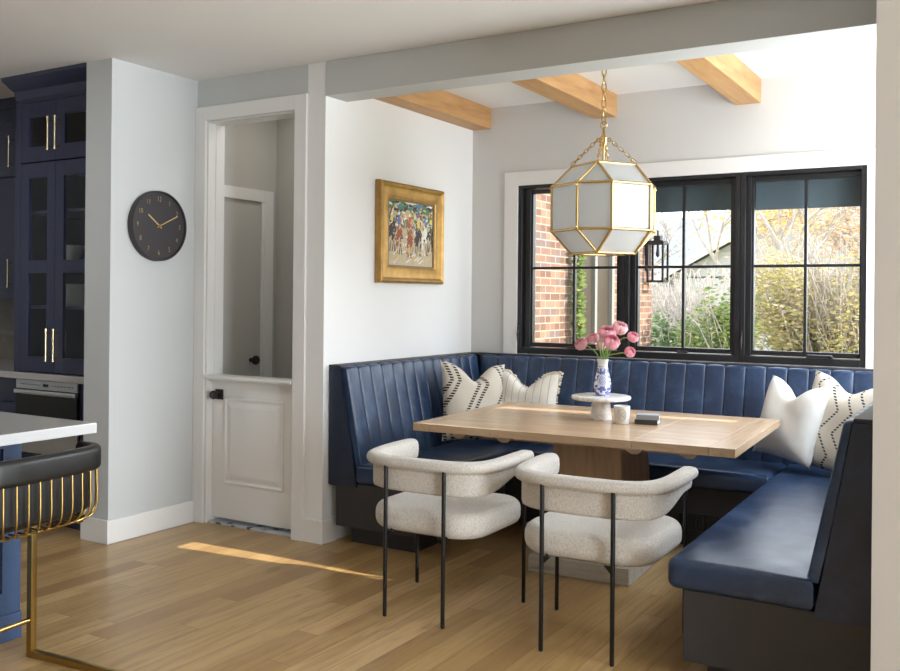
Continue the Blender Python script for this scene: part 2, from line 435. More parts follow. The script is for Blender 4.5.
def sweep(bm, path, secf, cap=.03, ncap=4):
    """path: list of (x,y); secf(t)-> list of (n,z) closed section; rounded ends"""
    P = [Vector(p) for p in path]; m = len(P); rings = []
    L = [0]
    for i in range(1, m): L.append(L[-1] + (P[i] - P[i - 1]).length)
    def ring(p, d, t, s):
        nrm = Vector((d.y, -d.x)); sec = secf(t); cz = sum(z for _, z in sec) / len(sec); cn = sum(n for n, _ in sec) / len(sec)
        return [bm.verts.new((p.x + nrm.x * (cn + (n - cn) * s), p.y + nrm.y * (cn + (n - cn) * s), cz + (z - cz) * (s * .5 + .5 if s < 1 else 1))) for n, z in sec]
    d0 = (P[1] - P[0]).normalized(); d1 = (P[-1] - P[-2]).normalized()
    for k in range(ncap):
        a = PI / 2 * (k / ncap); rings.append(ring(P[0] - d0 * cap * math.cos(a), d0, 0, max(.15, math.sin(a))))
    for i in range(m):
        d = (P[min(i + 1, m - 1)] - P[max(i - 1, 0)]).normalized(); rings.append(ring(P[i], d, L[i] / L[-1], 1))
    for k in range(ncap):
        a = PI / 2 * (1 - (k + 1) / ncap); rings.append(ring(P[-1] + d1 * cap * math.cos(a), d1, 1, max(.15, math.sin(a))))
    for A, B in zip(rings, rings[1:]):
        n = len(A)
        for k in range(n): bm.faces.new((A[k], A[(k + 1) % n], B[(k + 1) % n], B[k]))
    bm.faces.new(rings[0][::-1]); bm.faces.new(rings[-1])
def catmull(P, n=6):
    P = [Vector(p) for p in P]; out = []
    for i in range(len(P) - 1):
        a, b, c, d = P[max(i - 1, 0)], P[i], P[i + 1], P[min(i + 2, len(P) - 1)]
        for k in range(n):
            t = k / n
            out.append(.5 * ((2 * b) + (c - a) * t + (2 * a - 5 * b + 4 * c - d) * t * t + (-a + 3 * b - 3 * c + d) * t ** 3))
    out.append(P[-1]); return out

# ------------------------------------------------------------------ key dimensions (metres; camera stands at x=0,y=0)
XC, YD, YS = -4.405, 4.239, 3.582          # clock wall plane, door wall plane, end of the short wall
XL, XR, YB = -3.382, -.36, 5.954           # nook: left wall, right wall, window wall
ZC, ZN, ZH = 2.772, 2.795, 2.575           # ceiling, nook ceiling, header underside
YH = 4.435                                 # rear face of the header
YP = 3.14                                  # end of the right-hand wall
RX0, RX1, RY0 = -8.2, 4.2, -3.6            # the rest of the open-plan room

# ------------------------------------------------------------------ room shell
b = BM(); box(b, RX0, RX1, RY0, YB + .2, -.06, 0); struct('floor', b, M['floor'], 'wide oak floorboards running towards the window nook')
b = BM(); box(b, RX0, RX1, RY0, YH, ZC, ZC + .15); struct('ceiling', b, M['ceil'], 'flat white ceiling of the open room')
b = BM(); box(b, XL - .1, XR + .1, YH, YB + .2, ZN, ZN + .13); struct('ceiling_nook', b, M['ceil'], 'white ceiling over the dining nook')
# window wall with one wide opening
WX0, WX1, WZ0, WZ1 = -3.004, -.723, 1.034, 2.221
b = BM()
box(b, XL - .15, WX0, YB, YB + .2, 0, ZN); box(b, WX1, XR + .15, YB, YB + .2, 0, ZN)
box(b, WX0, WX1, YB, YB + .2, 0, WZ0); box(b, WX0, WX1, YB, YB + .2, WZ1, ZN)
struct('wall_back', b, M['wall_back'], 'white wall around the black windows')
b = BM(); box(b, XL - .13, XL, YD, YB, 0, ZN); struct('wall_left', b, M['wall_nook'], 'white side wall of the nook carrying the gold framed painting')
SY0, SY1, SZ0, SZ1 = 4.24, 5.86, 1.10, 2.56      # side window of the nook (outside the photograph)
b = BM(); box(b, XR, XR + .13, YP, SY0, 0, ZN); box(b, XR, XR + .13, SY1, YB, 0, ZN); box(b, XR, XR + .13, SY0, SY1, 0, SZ0); box(b, XR, XR + .13, SY0, SY1, SZ1, ZN); box(b, XR + .13, RX1, YP, YP + .13, 0, ZC); struct('wall_right', b, M['wall_shaded'], 'wall end at the right edge of the nook')
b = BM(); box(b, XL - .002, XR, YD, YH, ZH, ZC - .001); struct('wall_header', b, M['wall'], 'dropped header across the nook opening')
DX0, DX1, DZ = -4.316, -3.597, 2.512
b = BM()
box(b, XC - .14, DX0, YD, YD + .14, 0, ZC); box(b, DX1, XL - .13, YD, YD + .14, 0, ZC); box(b, DX0, DX1, YD, YD + .14, DZ, ZC)
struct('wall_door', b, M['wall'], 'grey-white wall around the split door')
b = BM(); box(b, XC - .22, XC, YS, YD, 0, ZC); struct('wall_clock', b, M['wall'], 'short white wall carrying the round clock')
b = BM(); box(b, RX0, XC - .22, 4.34, 4.48, 0, ZC); struct('wall_kitchen', b, M['wall'], 'wall behind the navy kitchen cabinets')
b = BM(); box(b, RX0 - .14, RX0, RY0, 4.48, 0, ZC); struct('wall_west', b, M['wall'], 'far kitchen side wall')
# right and rear walls of the open room with tall glazed openings (behind the camera)
b = BM()
box(b, RX1, RX1 + .14, RY0, 0.4, 0, ZC); box(b, RX1, RX1 + .14, 2.95, YP + .13, 0, ZC); box(b, RX1, RX1 + .14, 0.4, 2.95, 2.6, ZC); box(b, RX1, RX1 + .14, 0.4, 2.95, 0, .08)
struct('wall_east', b, M['wall'], 'right side wall of the room with a wide opening for daylight')
b = BM(); box(b, RX0, RX1, RY0 - .14, RY0, 0, ZC)
struct('wall_rear', b, M['wall'], 'rear wall behind the viewpoint')
# hall behind the split door
b = BM(); box(b, -4.59, -4.45, YD + .14, 5.2, 0, ZC); struct('wall_hall_left', b, M['hall'], 'hall side wall with an inner door')
b = BM(); box(b, -4.45, XL - .13, 5.03, 5.17, 0, ZC); struct('wall_hall_back', b, M['hall'], 'grey end wall of the hall')
b = BM(); box(b, -4.6, XL - .13, YH, 5.2, ZC, ZC + .1); struct('ceiling_hall', b, M['ceil'], 'hall ceiling')
b = BM(); box(b, -4.45, XL - .13, YD + .02, 5.03, .0005, .012); struct('floor_hall', b, M['rug'], 'patterned hall floor seen below the split door')

# trims
def boards(name, boxes, mat=M['trim'], label=None, bev=.004):
    q = BM()
    for bx in boxes: bbox(q, *bx, b=bev)
    return struct(name, q, mat, label)
boards('trim_1', [(WX0 - .103, WX0, YB - .018, YB - .0005, .9, WZ1 + .097), (WX1, WX1 + .103, YB - .018, YB - .0005, .9, WZ1 + .097), (WX0, WX1, YB - .018, YB - .0005, WZ1, WZ1 + .097)], label='flat white casing around the black windows', bev=.002)
CW = .088
boards('trim_2', [(DX0 - CW + .001, DX0, YD - .02, YD - .0005, 0, DZ + CW), (DX1, DX1 + CW, YD - .02, YD - .0005, 0, DZ + CW), (DX0, DX1, YD - .02, YD - .0005, DZ, DZ + CW),
                  (DX0, DX0 + .010, YD - .0005, YD + .14, 0, DZ), (DX1 - .010, DX1, YD - .0005, YD + .14, 0, DZ), (DX0 + .010, DX1 - .010, YD - .0005, YD + .14, DZ - .010, DZ),
                  (DX0 + .010, DX0 + .016, YD + .06, YD + .10, .93, DZ - .010), (DX0 + .016, DX1 - .016, YD + .06, YD + .10, DZ - .016, DZ - .010)], label='white casing and jamb around the split door', bev=.003)
BH = .135
boards('baseboard_clock', [(XC, XC + .016, YS - .016, YD - .02, 0, BH), (XC - .22, XC, YS - .016, YS - .0005, 0, BH)], label='white baseboard below the clock')
boards('baseboard_post', [(DX1 + CW, XL + .016, YD - .016, YD - .0005, 0, BH), (XL, XL + .016, YD, YD + .125, 0, BH)], label='white baseboard wrapping the post beside the banquette')
boards('baseboard_right', [(XR, RX1 - .01, YP - .016, YP - .0005, 0, BH)], label='white baseboard on the right wall end')

# oak ceiling beams
for k, (x0, x1) in enumerate(((XL + .0, -3.232), (-2.435, -2.274), (-1.484, -1.333))):
    b = BM(); bbox(b, x0, x1, YH, YB, 2.645, ZN + .0, b=.003)
    o = struct('ceiling_beam', b, M['oak_beam'], ('honey oak ceiling beam against the left nook wall', 'honey oak ceiling beam behind the lantern chain', 'honey oak ceiling beam on the right of the nook')[k])
    setorigin(o, ((x0 + x1) / 2, YH, 2.645)); o['group'] = 'oak beams across the nook ceiling'; o['category'] = 'beam'

# ------------------------------------------------------------------ windows
GL = [(-2.909, -2.282), (-2.132, -1.524), (-1.379, -.768)]
MU = [WX0, -2.207, -1.4515, WX1]
GZ0, GZ1, GH = 1.111, 2.164, 1.637
WLAB = ['black casement window nearest the left corner, brick seen through it', 'middle black casement window behind the lantern and flowers', 'right black casement window onto yellow shrubs']
for k in range(3):
    x0, x1 = MU[k] + .001, MU[k + 1] - .001; g0, g1 = GL[k]
    b = BM(); t = .030
    for bx in ((x0, x0 + t, YB - .006, YB + .12, WZ0, WZ1), (x1 - t, x1, YB - .006, YB + .12, WZ0, WZ1), (x0 + t, x1 - t, YB - .006, YB + .12, WZ0, WZ0 + .042), (x0 + t, x1 - t, YB - .006, YB + .12, WZ1 - .022, WZ1)): bbox(b, *bx, b=.003)
    # stepped stop between frame and sash
    for bx in ((x0 + t, g0 - .012, YB + .03, YB + .11, WZ0 + .022, WZ1 - .022), (g1 + .012, x1 - t, YB + .03, YB + .11, WZ0 + .022, WZ1 - .022)):
        if bx[1] - bx[0] > .004: bbox(b, *bx, b=.003)
    w = struct('window_%d' % (k + 1), b, M['black_frame'], WLAB[k])
    s = BM()
    for bx in ((g0 - .034, g0, YB + .045, YB + .09, GZ0 - .03, GZ1 + .03), (g1, g1 + .034, YB + .045, YB + .09, GZ0 - .03, GZ1 + .03), (g0, g1, YB + .045, YB + .09, GZ0 - .03, GZ0), (g0, g1, YB + .045, YB + .09, GZ1, GZ1 + .03)): bbox(s, *bx, b=.003)
    obj('sash', s, M['black_frame'], w)
    s = BM(); xm = (g0 + g1) / 2
    bbox(s, xm - .009, xm + .009, YB + .05, YB + .08, GZ0, GZ1, b=.003); bbox(s, g0, g1, YB + .052, YB + .078, GH - .009, GH + .009, b=.003)
    obj('muntin', s, M['black_frame'], w)
    s = BM(); box(s, g0, g1, YB + .063, YB + .067, GZ0, GZ1); obj('glass', s, M['pane'], w)
    s = BM()
    if k == 2:
        bbox(s, xm + .02, xm + .17, YB - .02, YB + .01, WZ0 + .046, WZ0 + .064, b=.004); tube(s, [(xm + .15, YB - .016, WZ0 + .052), (xm + .168, YB - .035, WZ0 + .056), (xm + .175, YB - .035, WZ0 + .05)], .006, 8)
        obj('crank', s, M['black_frame'], w, True)
    else:
        bbox(s, xm - .02, xm + .05, YB - .014, YB + .01, WZ0 + .046, WZ0 + .058, b=.003); obj('crank', s, M['black_frame'], w)
    if k != 1:
        s = BM(); bbox(s, x0 + .012, x0 + .02, YB - .022, YB - .004, 1.15, 1.23, b=.003); tube(s, [(x0 + .016, YB - .02, 1.2), (x0 + .016, YB - .035, 1.17), (x0 + .016, YB - .03, 1.12)], .005, 8)
        obj('latch', s, M['black_frame'], w, True)

# ------------------------------------------------------------------ split (dutch) door, lower half, and the inner hall door
def panel_door(bm, x0, x1, y, z0, z1, pz0, pz1, st, th=.042):
    """raised-panel door slab in the x-z plane, front face at y"""
    bbox(bm, x0, x1, y, y + th, z0, z1, b=.002)
    px0, px1 = x0 + st, x1 - st
    # ovolo frame + raised field
    lo = BM()
    def ringv(i, d): return [lo.verts.new((px0 + i, y + d, pz0 + i)), lo.verts.new((px1 - i, y + d, pz0 + i)), lo.verts.new((px1 - i, y + d, pz1 - i)), lo.verts.new((px0 + i, y + d, pz1 - i))]
    R = [ringv(0, -.0005), ringv(.004, -.008), ringv(.012, -.008), ringv(.020, -.001), ringv(.030, -.001), ringv(.055, -.009), ringv(.06, -.010)]
    for A, B in zip(R, R[1:]):
        for i in range(4): lo.faces.new((A[i], A[(i + 1) % 4], B[(i + 1) % 4], B[i]))
    lo.faces.new(R[-1]); merge(bm, lo)
b = BM(); panel_door(b, DX0 + .012, DX1 - .012, YD + .05, .035, .905, .25, .79, .105)
d1 = struct('door_1', b, M['trim'], 'white lower half of a split door with one raised panel')
b = BM(); bbox(b, DX0 - .012, DX1 - .011, YD - .022, YD + .1, .905, .927, b=.006); bbox(b, DX0 + .012, DX1 - .012, YD + .02, YD + .1, .89, .905, b=.004); obj('shelf', b, M['trim'], d1)
def knobset(par, x, y, z, ax='Y', s=-1):
    q = BM()
    if ax == 'Y':
        bbox(q, x - .032, x + .032, y - .010, y, z - .032, z + .032, b=.003); obj('rose', q, M['black_knob'], par)
        q = BM(); lathe(q, [(.012, 0), (.012, -.025), (.02, -.03), (.027, -.04), (.028, -.05), (.022, -.06), (.0, -.062)], (x, y - .008, z), 20, 'Y'); obj('knob', q, M['black_knob'], par, True)
    else:
        bbox(q, x, x + .010, y - .032, y + .032, z - .032, z + .032, b=.003); obj('rose', q, M['black_knob'], par)
        q = BM(); lathe(q, [(.014, 0), (.014, .03), (.024, .036), (.031, .046), (.032, .058), (.026, .068), (.0, .07)], (x + .008, y, z), 20, 'X'); obj('knob', q, M['black_knob'], par, True)
knobset(d1, DX0 + .075, YD + .05, .805)
# inner hall door on the hall's left wall
b = BM(); panel_door(b, -.32, .32, 0, .01, 2.05, 1.05, 1.93, .11)
bmesh.ops.transform(b, matrix=Matrix.Translation((-4.462, 4.545, 0)) @ Matrix.Rotation(PI / 2, 4, 'Z'), verts=b.verts[:])
d2 = struct('door_2', b, M['trim'], 'white inner hall door seen over the split door')
knobset(d2, -4.462, 4.785, .985, 'X')
boards('trim_3', [(-4.4495, -4.43, 4.90, 4.985, 0, 2.15), (-4.4495, -4.43, 4.385, 4.90, 2.07, 2.15), (-4.4495, -4.436, 4.875, 4.90, 0, 2.07)], label='white casing around the inner hall door', bev=.003)

# ------------------------------------------------------------------ wall clock
ck = thing('wall_clock', 'round black wall clock with gold numerals on the short white wall', 'clock', (XC, 3.908, 1.835))
ck['kind'] = 'thing'
R0 = .210
b = BM(); lathe(b, [(R0 - .012, .0005), (R0, .004), (R0, .040), (R0 - .004, .045), (R0 - .010, .045), (R0 - .013, .036), (R0 - .013, .022)], (XC, 3.908, 1.835), 64, 'X'); obj('case', b, M['clock'], ck, True)
b = BM(); lathe(b, [(R0 - .0128, .023), (R0 - .0128, .031), (0, .031)], (XC, 3.908, 1.835), 64, 'X'); fc = obj('face', b, M['clock'], ck, True)
def hand(ang, l0, l1, w, name, h):
    q = BM(); m = Matrix.Translation((XC + h, 3.908, 1.835)) @ Matrix.Rotation(-ang, 4, 'X')
    box(q, 0, .002, -w, w, l0, l1, m); return obj(name, q, M['gilt_paint'], ck)
# facing +X the viewer sees +Y to the right, so clockwise is +Z towards +Y
hand(math.radians(-53), -.02, .105, .0042, 'hour_hand', .034)
hand(math.radians(64), -.02, .152, .0028, 'minute_hand', .037)
b = BM(); lathe(b, [(.009, .030), (.009, .041), (0, .041)], (XC, 3.908, 1.835), 16, 'X'); obj('hub', b, M['brass_dark'], ck, True)
for n in range(1, 13):
    a = 2 * PI * n / 12; r = .160
    cu = bpy.data.curves.new('numeral', 'FONT'); cu.body = str(n); cu.size = .042; cu.align_x = 'CENTER'; cu.align_y = 'CENTER'; cu.extrude = .0006; cu.offset = -.0011
    tmp = bpy.data.objects.new('numeral_tmp', cu); COL.objects.link(tmp)
    bpy.context.view_layer.update()
    me = bpy.data.meshes.new_from_object(tmp.evaluated_get(bpy.context.evaluated_depsgraph_get()))
    bpy.data.objects.remove(tmp); bpy.data.curves.remove(cu)
    me.name = 'numeral'; me.materials.clear(); me.materials.append(M['gilt_paint'])
    # text x -> +Y, text y -> +Z, text normal -> +X
    me.transform(Matrix(((0, 0, 1, .0322), (.8, 0, 0, r * math.sin(a)), (0, 1, 0, r * math.cos(a)), (0, 0, 0, 1))))
    o = bpy.data.objects.new('numeral', me); COL.objects.link(o); o.parent = ck

# ------------------------------------------------------------------ painting
pt = thing('framed_painting', 'gold framed painting of riders on horseback hung above the banquette', 'painting', (XL, 5.145, 1.505))
PY0, PY1, PZ0, PZ1 = 4.735, 5.490, 1.512, 2.152
def moulding(bm, y0, y1, z0, z1, prof):
    """prof: list of (inset, depth from the wall)"""
    R = [[bm.verts.new((XL + d, y0 + i, z0 + i)), bm.verts.new((XL + d, y1 - i, z0 + i)), bm.verts.new((XL + d, y1 - i, z1 - i)), bm.verts.new((XL + d, y0 + i, z1 - i))] for i, d in prof]
    for A, B in zip(R, R[1:]):
        for i in range(4): bm.faces.new((A[i], A[(i + 1) % 4], B[(i + 1) % 4], B[i]))
b = BM(); moulding(b, PY0, PY1, PZ0, PZ1, [(0, .001), (0, .030), (.004, .044), (.014, .050), (.024, .046), (.034, .036), (.052, .030), (.078, .030), (.094, .034), (.102, .030), (.104, .012)]); obj('frame', b, M['gold'], pt, True, 25)
b = BM(); moulding(b, PY0 + .102, PY1 - .102, PZ0 + .102, PZ1 - .102, [(0, .012), (0, .029), (.012, .027), (.014, .018), (.014, .012)]); obj('liner', b, M['gold_dark'], pt)
CY0, CY1, CZ0, CZ1 = PY0 + .114, PY1 - .114, PZ0 + .114, PZ1 - .114
pm = [M['canvas']] + [plain('paint_' + n, c, .6, var=.2, sc=60) for n, c in (('chestnut', (.34, .09, .035)), ('white', (.80, .78, .72)), ('ochre', (.62, .40, .12)), ('green', (.08, .22, .09)), ('blue', (.10, .20, .42)), ('red', (.62, .08, .05)), ('dark', (.05, .035, .035)), ('sand', (.60, .47, .28)), ('yellow', (.75, .60, .15)))]
b = BM(); box(b, XL + .008, XL + .020, CY0, CY1, CZ0, CZ1); W_, H_ = CY1 - CY0, CZ1 - CZ0
lay = [0]
def dab(u, v, l, w, a, mi):
    q = [(-l, -w), (l, -w * .6), (l * 1.1, w * .5), (-l * .9, w)]
    lay[0] += 1; h = .0203 + (lay[0] % 40) * .00003
    pts = []
    for p0, p1 in q:
        U = u * W_ + p0 * math.cos(a) - p1 * math.sin(a); V = v * H_ + p0 * math.sin(a) + p1 * math.cos(a)
        pts.append((XL + h, CY0 + min(max(U, .001), W_ - .001), CZ0 + min(max(V, .001), H_ - .001)))
    f = b.faces.new([b.verts.new(p) for p in pts]); f.material_index = mi
R_ = random.Random(4)
for i in range(120): dab(R_.random(), R_.uniform(.86, 1), .022, .009, R_.uniform(-.4, .4), R_.choice([4, 4, 4, 5, 7, 2]))
for i in range(170): dab(R_.random(), R_.uniform(.60, .9), .015, .008, R_.uniform(0, 3), R_.choice([2, 7, 3, 4, 5, 9, 8, 4, 1]))
for i in range(60): dab(R_.random(), R_.uniform(.02, .3), .03, .004, R_.uniform(.1, .7), R_.choice([8, 0, 3, 2, 8]))
for i in range(40): dab(R_.random(), R_.uniform(.3, .55), .012, .006, R_.uniform(0, 3), R_.choice([2, 2, 0, 8]))
for hx, hy, s, cm in ((.07, .52, 1.15, 7), (.95, .54, 1.1, 7), (.82, .50, 1.2, 2), (.22, .48, 1.15, 1), (.66, .46, 1.1, 7), (.46, .45, 1.2, 1)):
    for i in range(30): dab(hx + R_.gauss(0, .036) * s, hy + R_.gauss(0, .058) * s, .015 * s, .009 * s, R_.uniform(.8, 2.2), cm if R_.random() < .8 else 7)
    dab(hx - .03, hy + .17 * s, .022 * s, .010 * s, 1.9, cm); dab(hx - .055, hy + .22 * s, .012, .008, .4, cm)
    for lx in (-.05, -.02, .025, .055): dab(hx + lx * s, hy - .20 * s, .030 * s, .0048, 1.57 + R_.uniform(-.3, .3), cm if lx < .02 else 7)
    rc = R_.choice([6, 5, 2, 9, 6]); dab(hx + .005, hy + .20 * s, .026 * s, .017 * s, 1.5, rc); dab(hx + .005, hy + .29 * s, .011, .010, 0, R_.choice([6, 2, 9]))
obj('canvas', b, pm, pt)

# ------------------------------------------------------------------ banquette
CHW = .122
def back_channels(bm, L, fr, n_bot, n_top, z0, z1, B=.015, skip0=0):
    N = max(1, round(L / CHW)); w = L / N; loops = []; TS = [0, .012, .03, .06, .11, .2, .35, .5, .65, .8, .89, .94, .97, .988]
    for c in range(N):
        for t in TS + ([1.0] if c == N - 1 else []):
            u = (c + t) * w; bul = (max(0, 1 - (2 * t - 1) ** 2)) ** .30 * B
            sec = []
            J = 9
            for j in range(J + 1):
                v = j / J; z = z0 + (z1 - z0 - .02) * v; n = n_bot + (n_top - n_bot) * v + bul
                sec.append((n, z))
            for j in range(1, 5):
                a = PI / 2 * j / 4; zz = z1 - .02 + .02 * math.sin(a) * (.4 + .6 * bul / B); n = n_top + bul - (.025 + bul * .5) * (1 - math.cos(a)); sec.append((n, zz))
            sec.append((n_top - .03, z1 - .018)); sec.append((n_bot - .03, z0))
            loops.append([bm.verts.new(fr(u, n, z)) for n, z in sec])
    for A, Bv in zip(loops, loops[1:]):
        m = len(A)
        for k in range(m): bm.faces.new((A[k], A[(k + 1) % m], Bv[(k + 1) % m], Bv[k]))
    bm.faces.new(loops[0][::-1]); bm.faces.new(loops[-1])
def shell(bm, L, fr, prof, u0=0):
    prism(bm, prof, u0, L, lambda a, c, h: fr(h, a, c)); 
ZSEAT, ZSB = .47, .358
NB, NT = .208, .090          # wedge thickness at its foot / at its top
wedge = [(.004, .335), (NB, .335), (NB - .004, .345), (NT + .004, 1.01), (NT, 1.016), (.004, 1.016)]
wedge_in = [(.004, .365), (NB - .02, .365), (NT, 1.016), (.004, 1.016)]
def bevelled(t, off=.006):
    bmesh.ops.bevel(t, geom=[e for e in t.edges if e.calc_length() > .02], offset=off, segments=2, affect='EDGES'); return t

YL0 = 4.285; YRN = 3.385; YF = 5.235; YBK = 5.735
frL = lambda u, n, z: (XL + n, YL0 + u, z)
frR = lambda u, n, z: (XR - n, YRN + u, z)
frB = lambda u, n, z: (-3.255 + u, YB - n, z)

bl = thing('banquette', 'left wing of the navy leather banquette under the gold framed painting', 'banquette seat', (XL, YL0, 0), group='wings of the built-in banquette')
LL = YB - YL0 - .02
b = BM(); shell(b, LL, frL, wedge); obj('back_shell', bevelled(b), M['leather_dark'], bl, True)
b = BM(); back_channels(b, 5.83 - YL0 - .012, lambda u, n, z: (XL + n, YL0 + .012 + u, z), NB + .018, NT + .022, .455, 1.022); obj('channelled_back', b, M['leather'], bl, True, 60)
b = BM(); bbox(b, XL + .001, XL + .088, YL0 + .003, YB - .02, 1.017, 1.028, b=.003); obj('ledge', b, M['plinth'], bl)
XLS = -2.70
def fillet_outline_left():
    pts = [(XL + NB, YL0), (-2.9, YL0), (XLS - .04, YL0)]
    pts += [(XLS - .04 + .04 * math.sin(a), YL0 + .04 - .04 * math.cos(a)) for a in [PI / 2 * k / 5 for k in range(1, 6)]]
    return pts + [(XLS, 4.6), (XLS, 4.9), (XLS, 5.2), (XLS, 5.5), (XLS, YBK), (-2.9, YBK), (XL + NB, YBK), (XL + NB, 5.5), (XL + NB, 5.2), (XL + NB, 4.9), (XL + NB, 4.6)]
b = BM(); slab(b, fillet_outline_left(), ZSB, ZSEAT, .030, crown=.006); obj('seat_cushion', b, M['leather'], bl, True, 50)
b = BM(); bbox(b, XL + .055, XLS - .06, YL0 + .012, YF, .105, .357, b=.003); obj('base_panel', b, M['plinth'], bl)
b = BM(); box(b, XL + .11, XLS - .13, YL0 + .09, YF, 0.0005, .105); obj('toe_kick', b, M['plinth'], bl)

br = thing('banquette', 'right wing of the navy leather banquette running out past the nook opening', 'banquette seat', (XR, YRN, 0), group='wings of the built-in banquette')
LR = YB - YRN - .02
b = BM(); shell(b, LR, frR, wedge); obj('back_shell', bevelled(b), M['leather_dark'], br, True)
b = BM(); back_channels(b, 5.83 - YRN - .012, lambda u, n, z: (XR - n, YRN + .012 + u, z), NB + .018, NT + .022, .455, 1.022); obj('channelled_back', b, M['leather'], br, True, 60)
b = BM(); bbox(b, XR - .088, XR - .001, YRN + .003, YB - .02, 1.017, 1.028, b=.003); obj('ledge', b, M['plinth'], br)
XRS = -1.083
def fillet_outline_right():
    xb = XR - NB
    pts = [(xb, YBK), (-.85, YBK), (XRS - .03, YBK), (XRS - .028, 5.4), (XRS - .026, 5.1), (XRS - .02, 4.7), (XRS - .013, 4.3), (XRS - .005, 3.8)]
    pts += [(XRS + .035 - .035 * math.cos(a), YRN + .025 - .035 * math.sin(a)) for a in [PI / 2 * k / 5 for k in range(6)]]
    return pts + [(-.8, YRN - .010), (xb, YRN - .010), (xb, 3.9), (xb, 4.3), (xb, 4.7), (xb, 5.1), (xb, 5.4)]
b = BM(); slab(b, fillet_outline_right(), ZSB, ZSEAT, .030, crown=.006); obj('seat_cushion', b, M['leather'], br, True, 50)
b = BM(); bbox(b, XRS + .06, XR - .03, YRN + .012, YF, .095, .357, b=.003); obj('base_panel', b, M['plinth'], br)
b = BM(); box(b, XRS + .13, XR - .11, YRN + .09, YF, 0.0005, .095); obj('toe_kick', b, M['plinth'], br)

bk = thing('banquette', 'middle run of the navy leather banquette below the windows', 'banquette seat', ((XL + XR) / 2, YB, 0), group='wings of the built-in banquette')
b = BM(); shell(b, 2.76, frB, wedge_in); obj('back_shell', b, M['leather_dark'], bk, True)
b = BM(); back_channels(b, 2.70, lambda u, n, z: (-3.225 + u, YB - n, z), NB + .018, NT + .022, .455, 1.022); obj('channelled_back', b, M['leather'], bk, True, 60)
b = BM(); bbox(b, XL + .09, XR - .09, YB - .088, YB - .02, 1.017, 1.030, b=.003); obj('ledge', b, M['plinth'], bk)
b = BM(); slab(b, [(p[0], p[1]) for p in rrect(XLS + .002, XRS - .032, YF, YBK, .012, 3)], ZSB, ZSEAT, .030, crown=.004); obj('seat_cushion', b, M['leather'], bk, True, 50)
b = BM(); bbox(b, XLS - .05, XRS + .05, YF + .06, YBK, .105, .357, b=.003); obj('base_panel', b, M['plinth'], bk)
b = BM(); box(b, XLS - .1, XRS + .1, YF + .13, YBK, .0005, .105); obj('toe_kick', b, M['plinth'], bk)
b = BM()
bbox(b, -1.62, -1.30, YF + .052, YF + .061, .115, .20, b=.001)
for k in range(14): box(b, -1.605 + k * .021, -1.597 + k * .021, YF + .046, YF + .053, .125, .19)
obj('vent_grille', b, M['black_metal'], bk)

# ------------------------------------------------------------------ dining table
TC, TR = (-1.892, 4.768), math.radians(2.6)
tb = thing('dining_table', 'pale oak dining table on a square pedestal in the banquette nook', 'table', (TC[0], TC[1], 0), TR)
TW, TD, TZ, TT = .828, .605, .762, .040
sx = [-TW, -.725, -.375, .355, .71, TW]
for k in range(5):
    b = BM(); bbox(b, sx[k] + .0006, sx[k + 1] - .0006, -TD, TD, TZ - TT, TZ, b=.0022)
    m = M['oak_end'] if k in (0, 4) else M['oak_table']
    o = obj(('breadboard_end', 'leaf', 'tabletop', 'leaf', 'breadboard_end')[k], b, m, tb, world=False)
b = BM()
for s in (-1, 1): bbox(b, -.55, .55, s * .32 - .03, s * .32 + .03, TZ - TT - .05, TZ - TT - .0005, b=.004)
obj('apron', b, M['oak_leg'], tb, world=False)
for x in (-.60, -.34, .34, .60):
    for s in (-1, 1):
        q = BM()
        prism(q, [(-.05, 0), (.05, 0), (.035, -.022), (.02, -.034), (-.01, -.036), (-.035, -.024)], s * .50 - .02, s * .50 + .02, lambda a, c, h: (x + a, h, TZ - TT + c - .0005))
        obj('leaf_slide', q, M['oak_table'], tb, world=False)
b = BM()
lo = [(-.215, -.26), (.215, -.26), (.215, .26), (-.215, .26)]; hi = [(-.185, -.22), (.185, -.22), (.185, .22), (-.185, .22)]
A = [b.verts.new((x, y, .148)) for x, y in lo]; B_ = [b.verts.new((x, y, TZ - TT - .001)) for x, y in hi]
for i in range(4): b.faces.new((A[i], A[(i + 1) % 4], B_[(i + 1) % 4], B_[i]))
b.faces.new(A[::-1]); b.faces.new(B_)
bmesh.ops.bevel(b, geom=b.edges[:], offset=.006, segments=2, affect='EDGES')
obj('pedestal', b, M['oak_leg'], tb, world=False)
b = BM(); bbox(b, -.270, .270, -.355, .355, .0005, .088, b=.005); bbox(b, -.238, .238, -.318, .318, .088, .122, b=.010); bbox(b, -.225, .225, -.285, .285, .122, .149, b=.008)
obj('plinth_base', b, M['oak_grey'], tb, world=False)

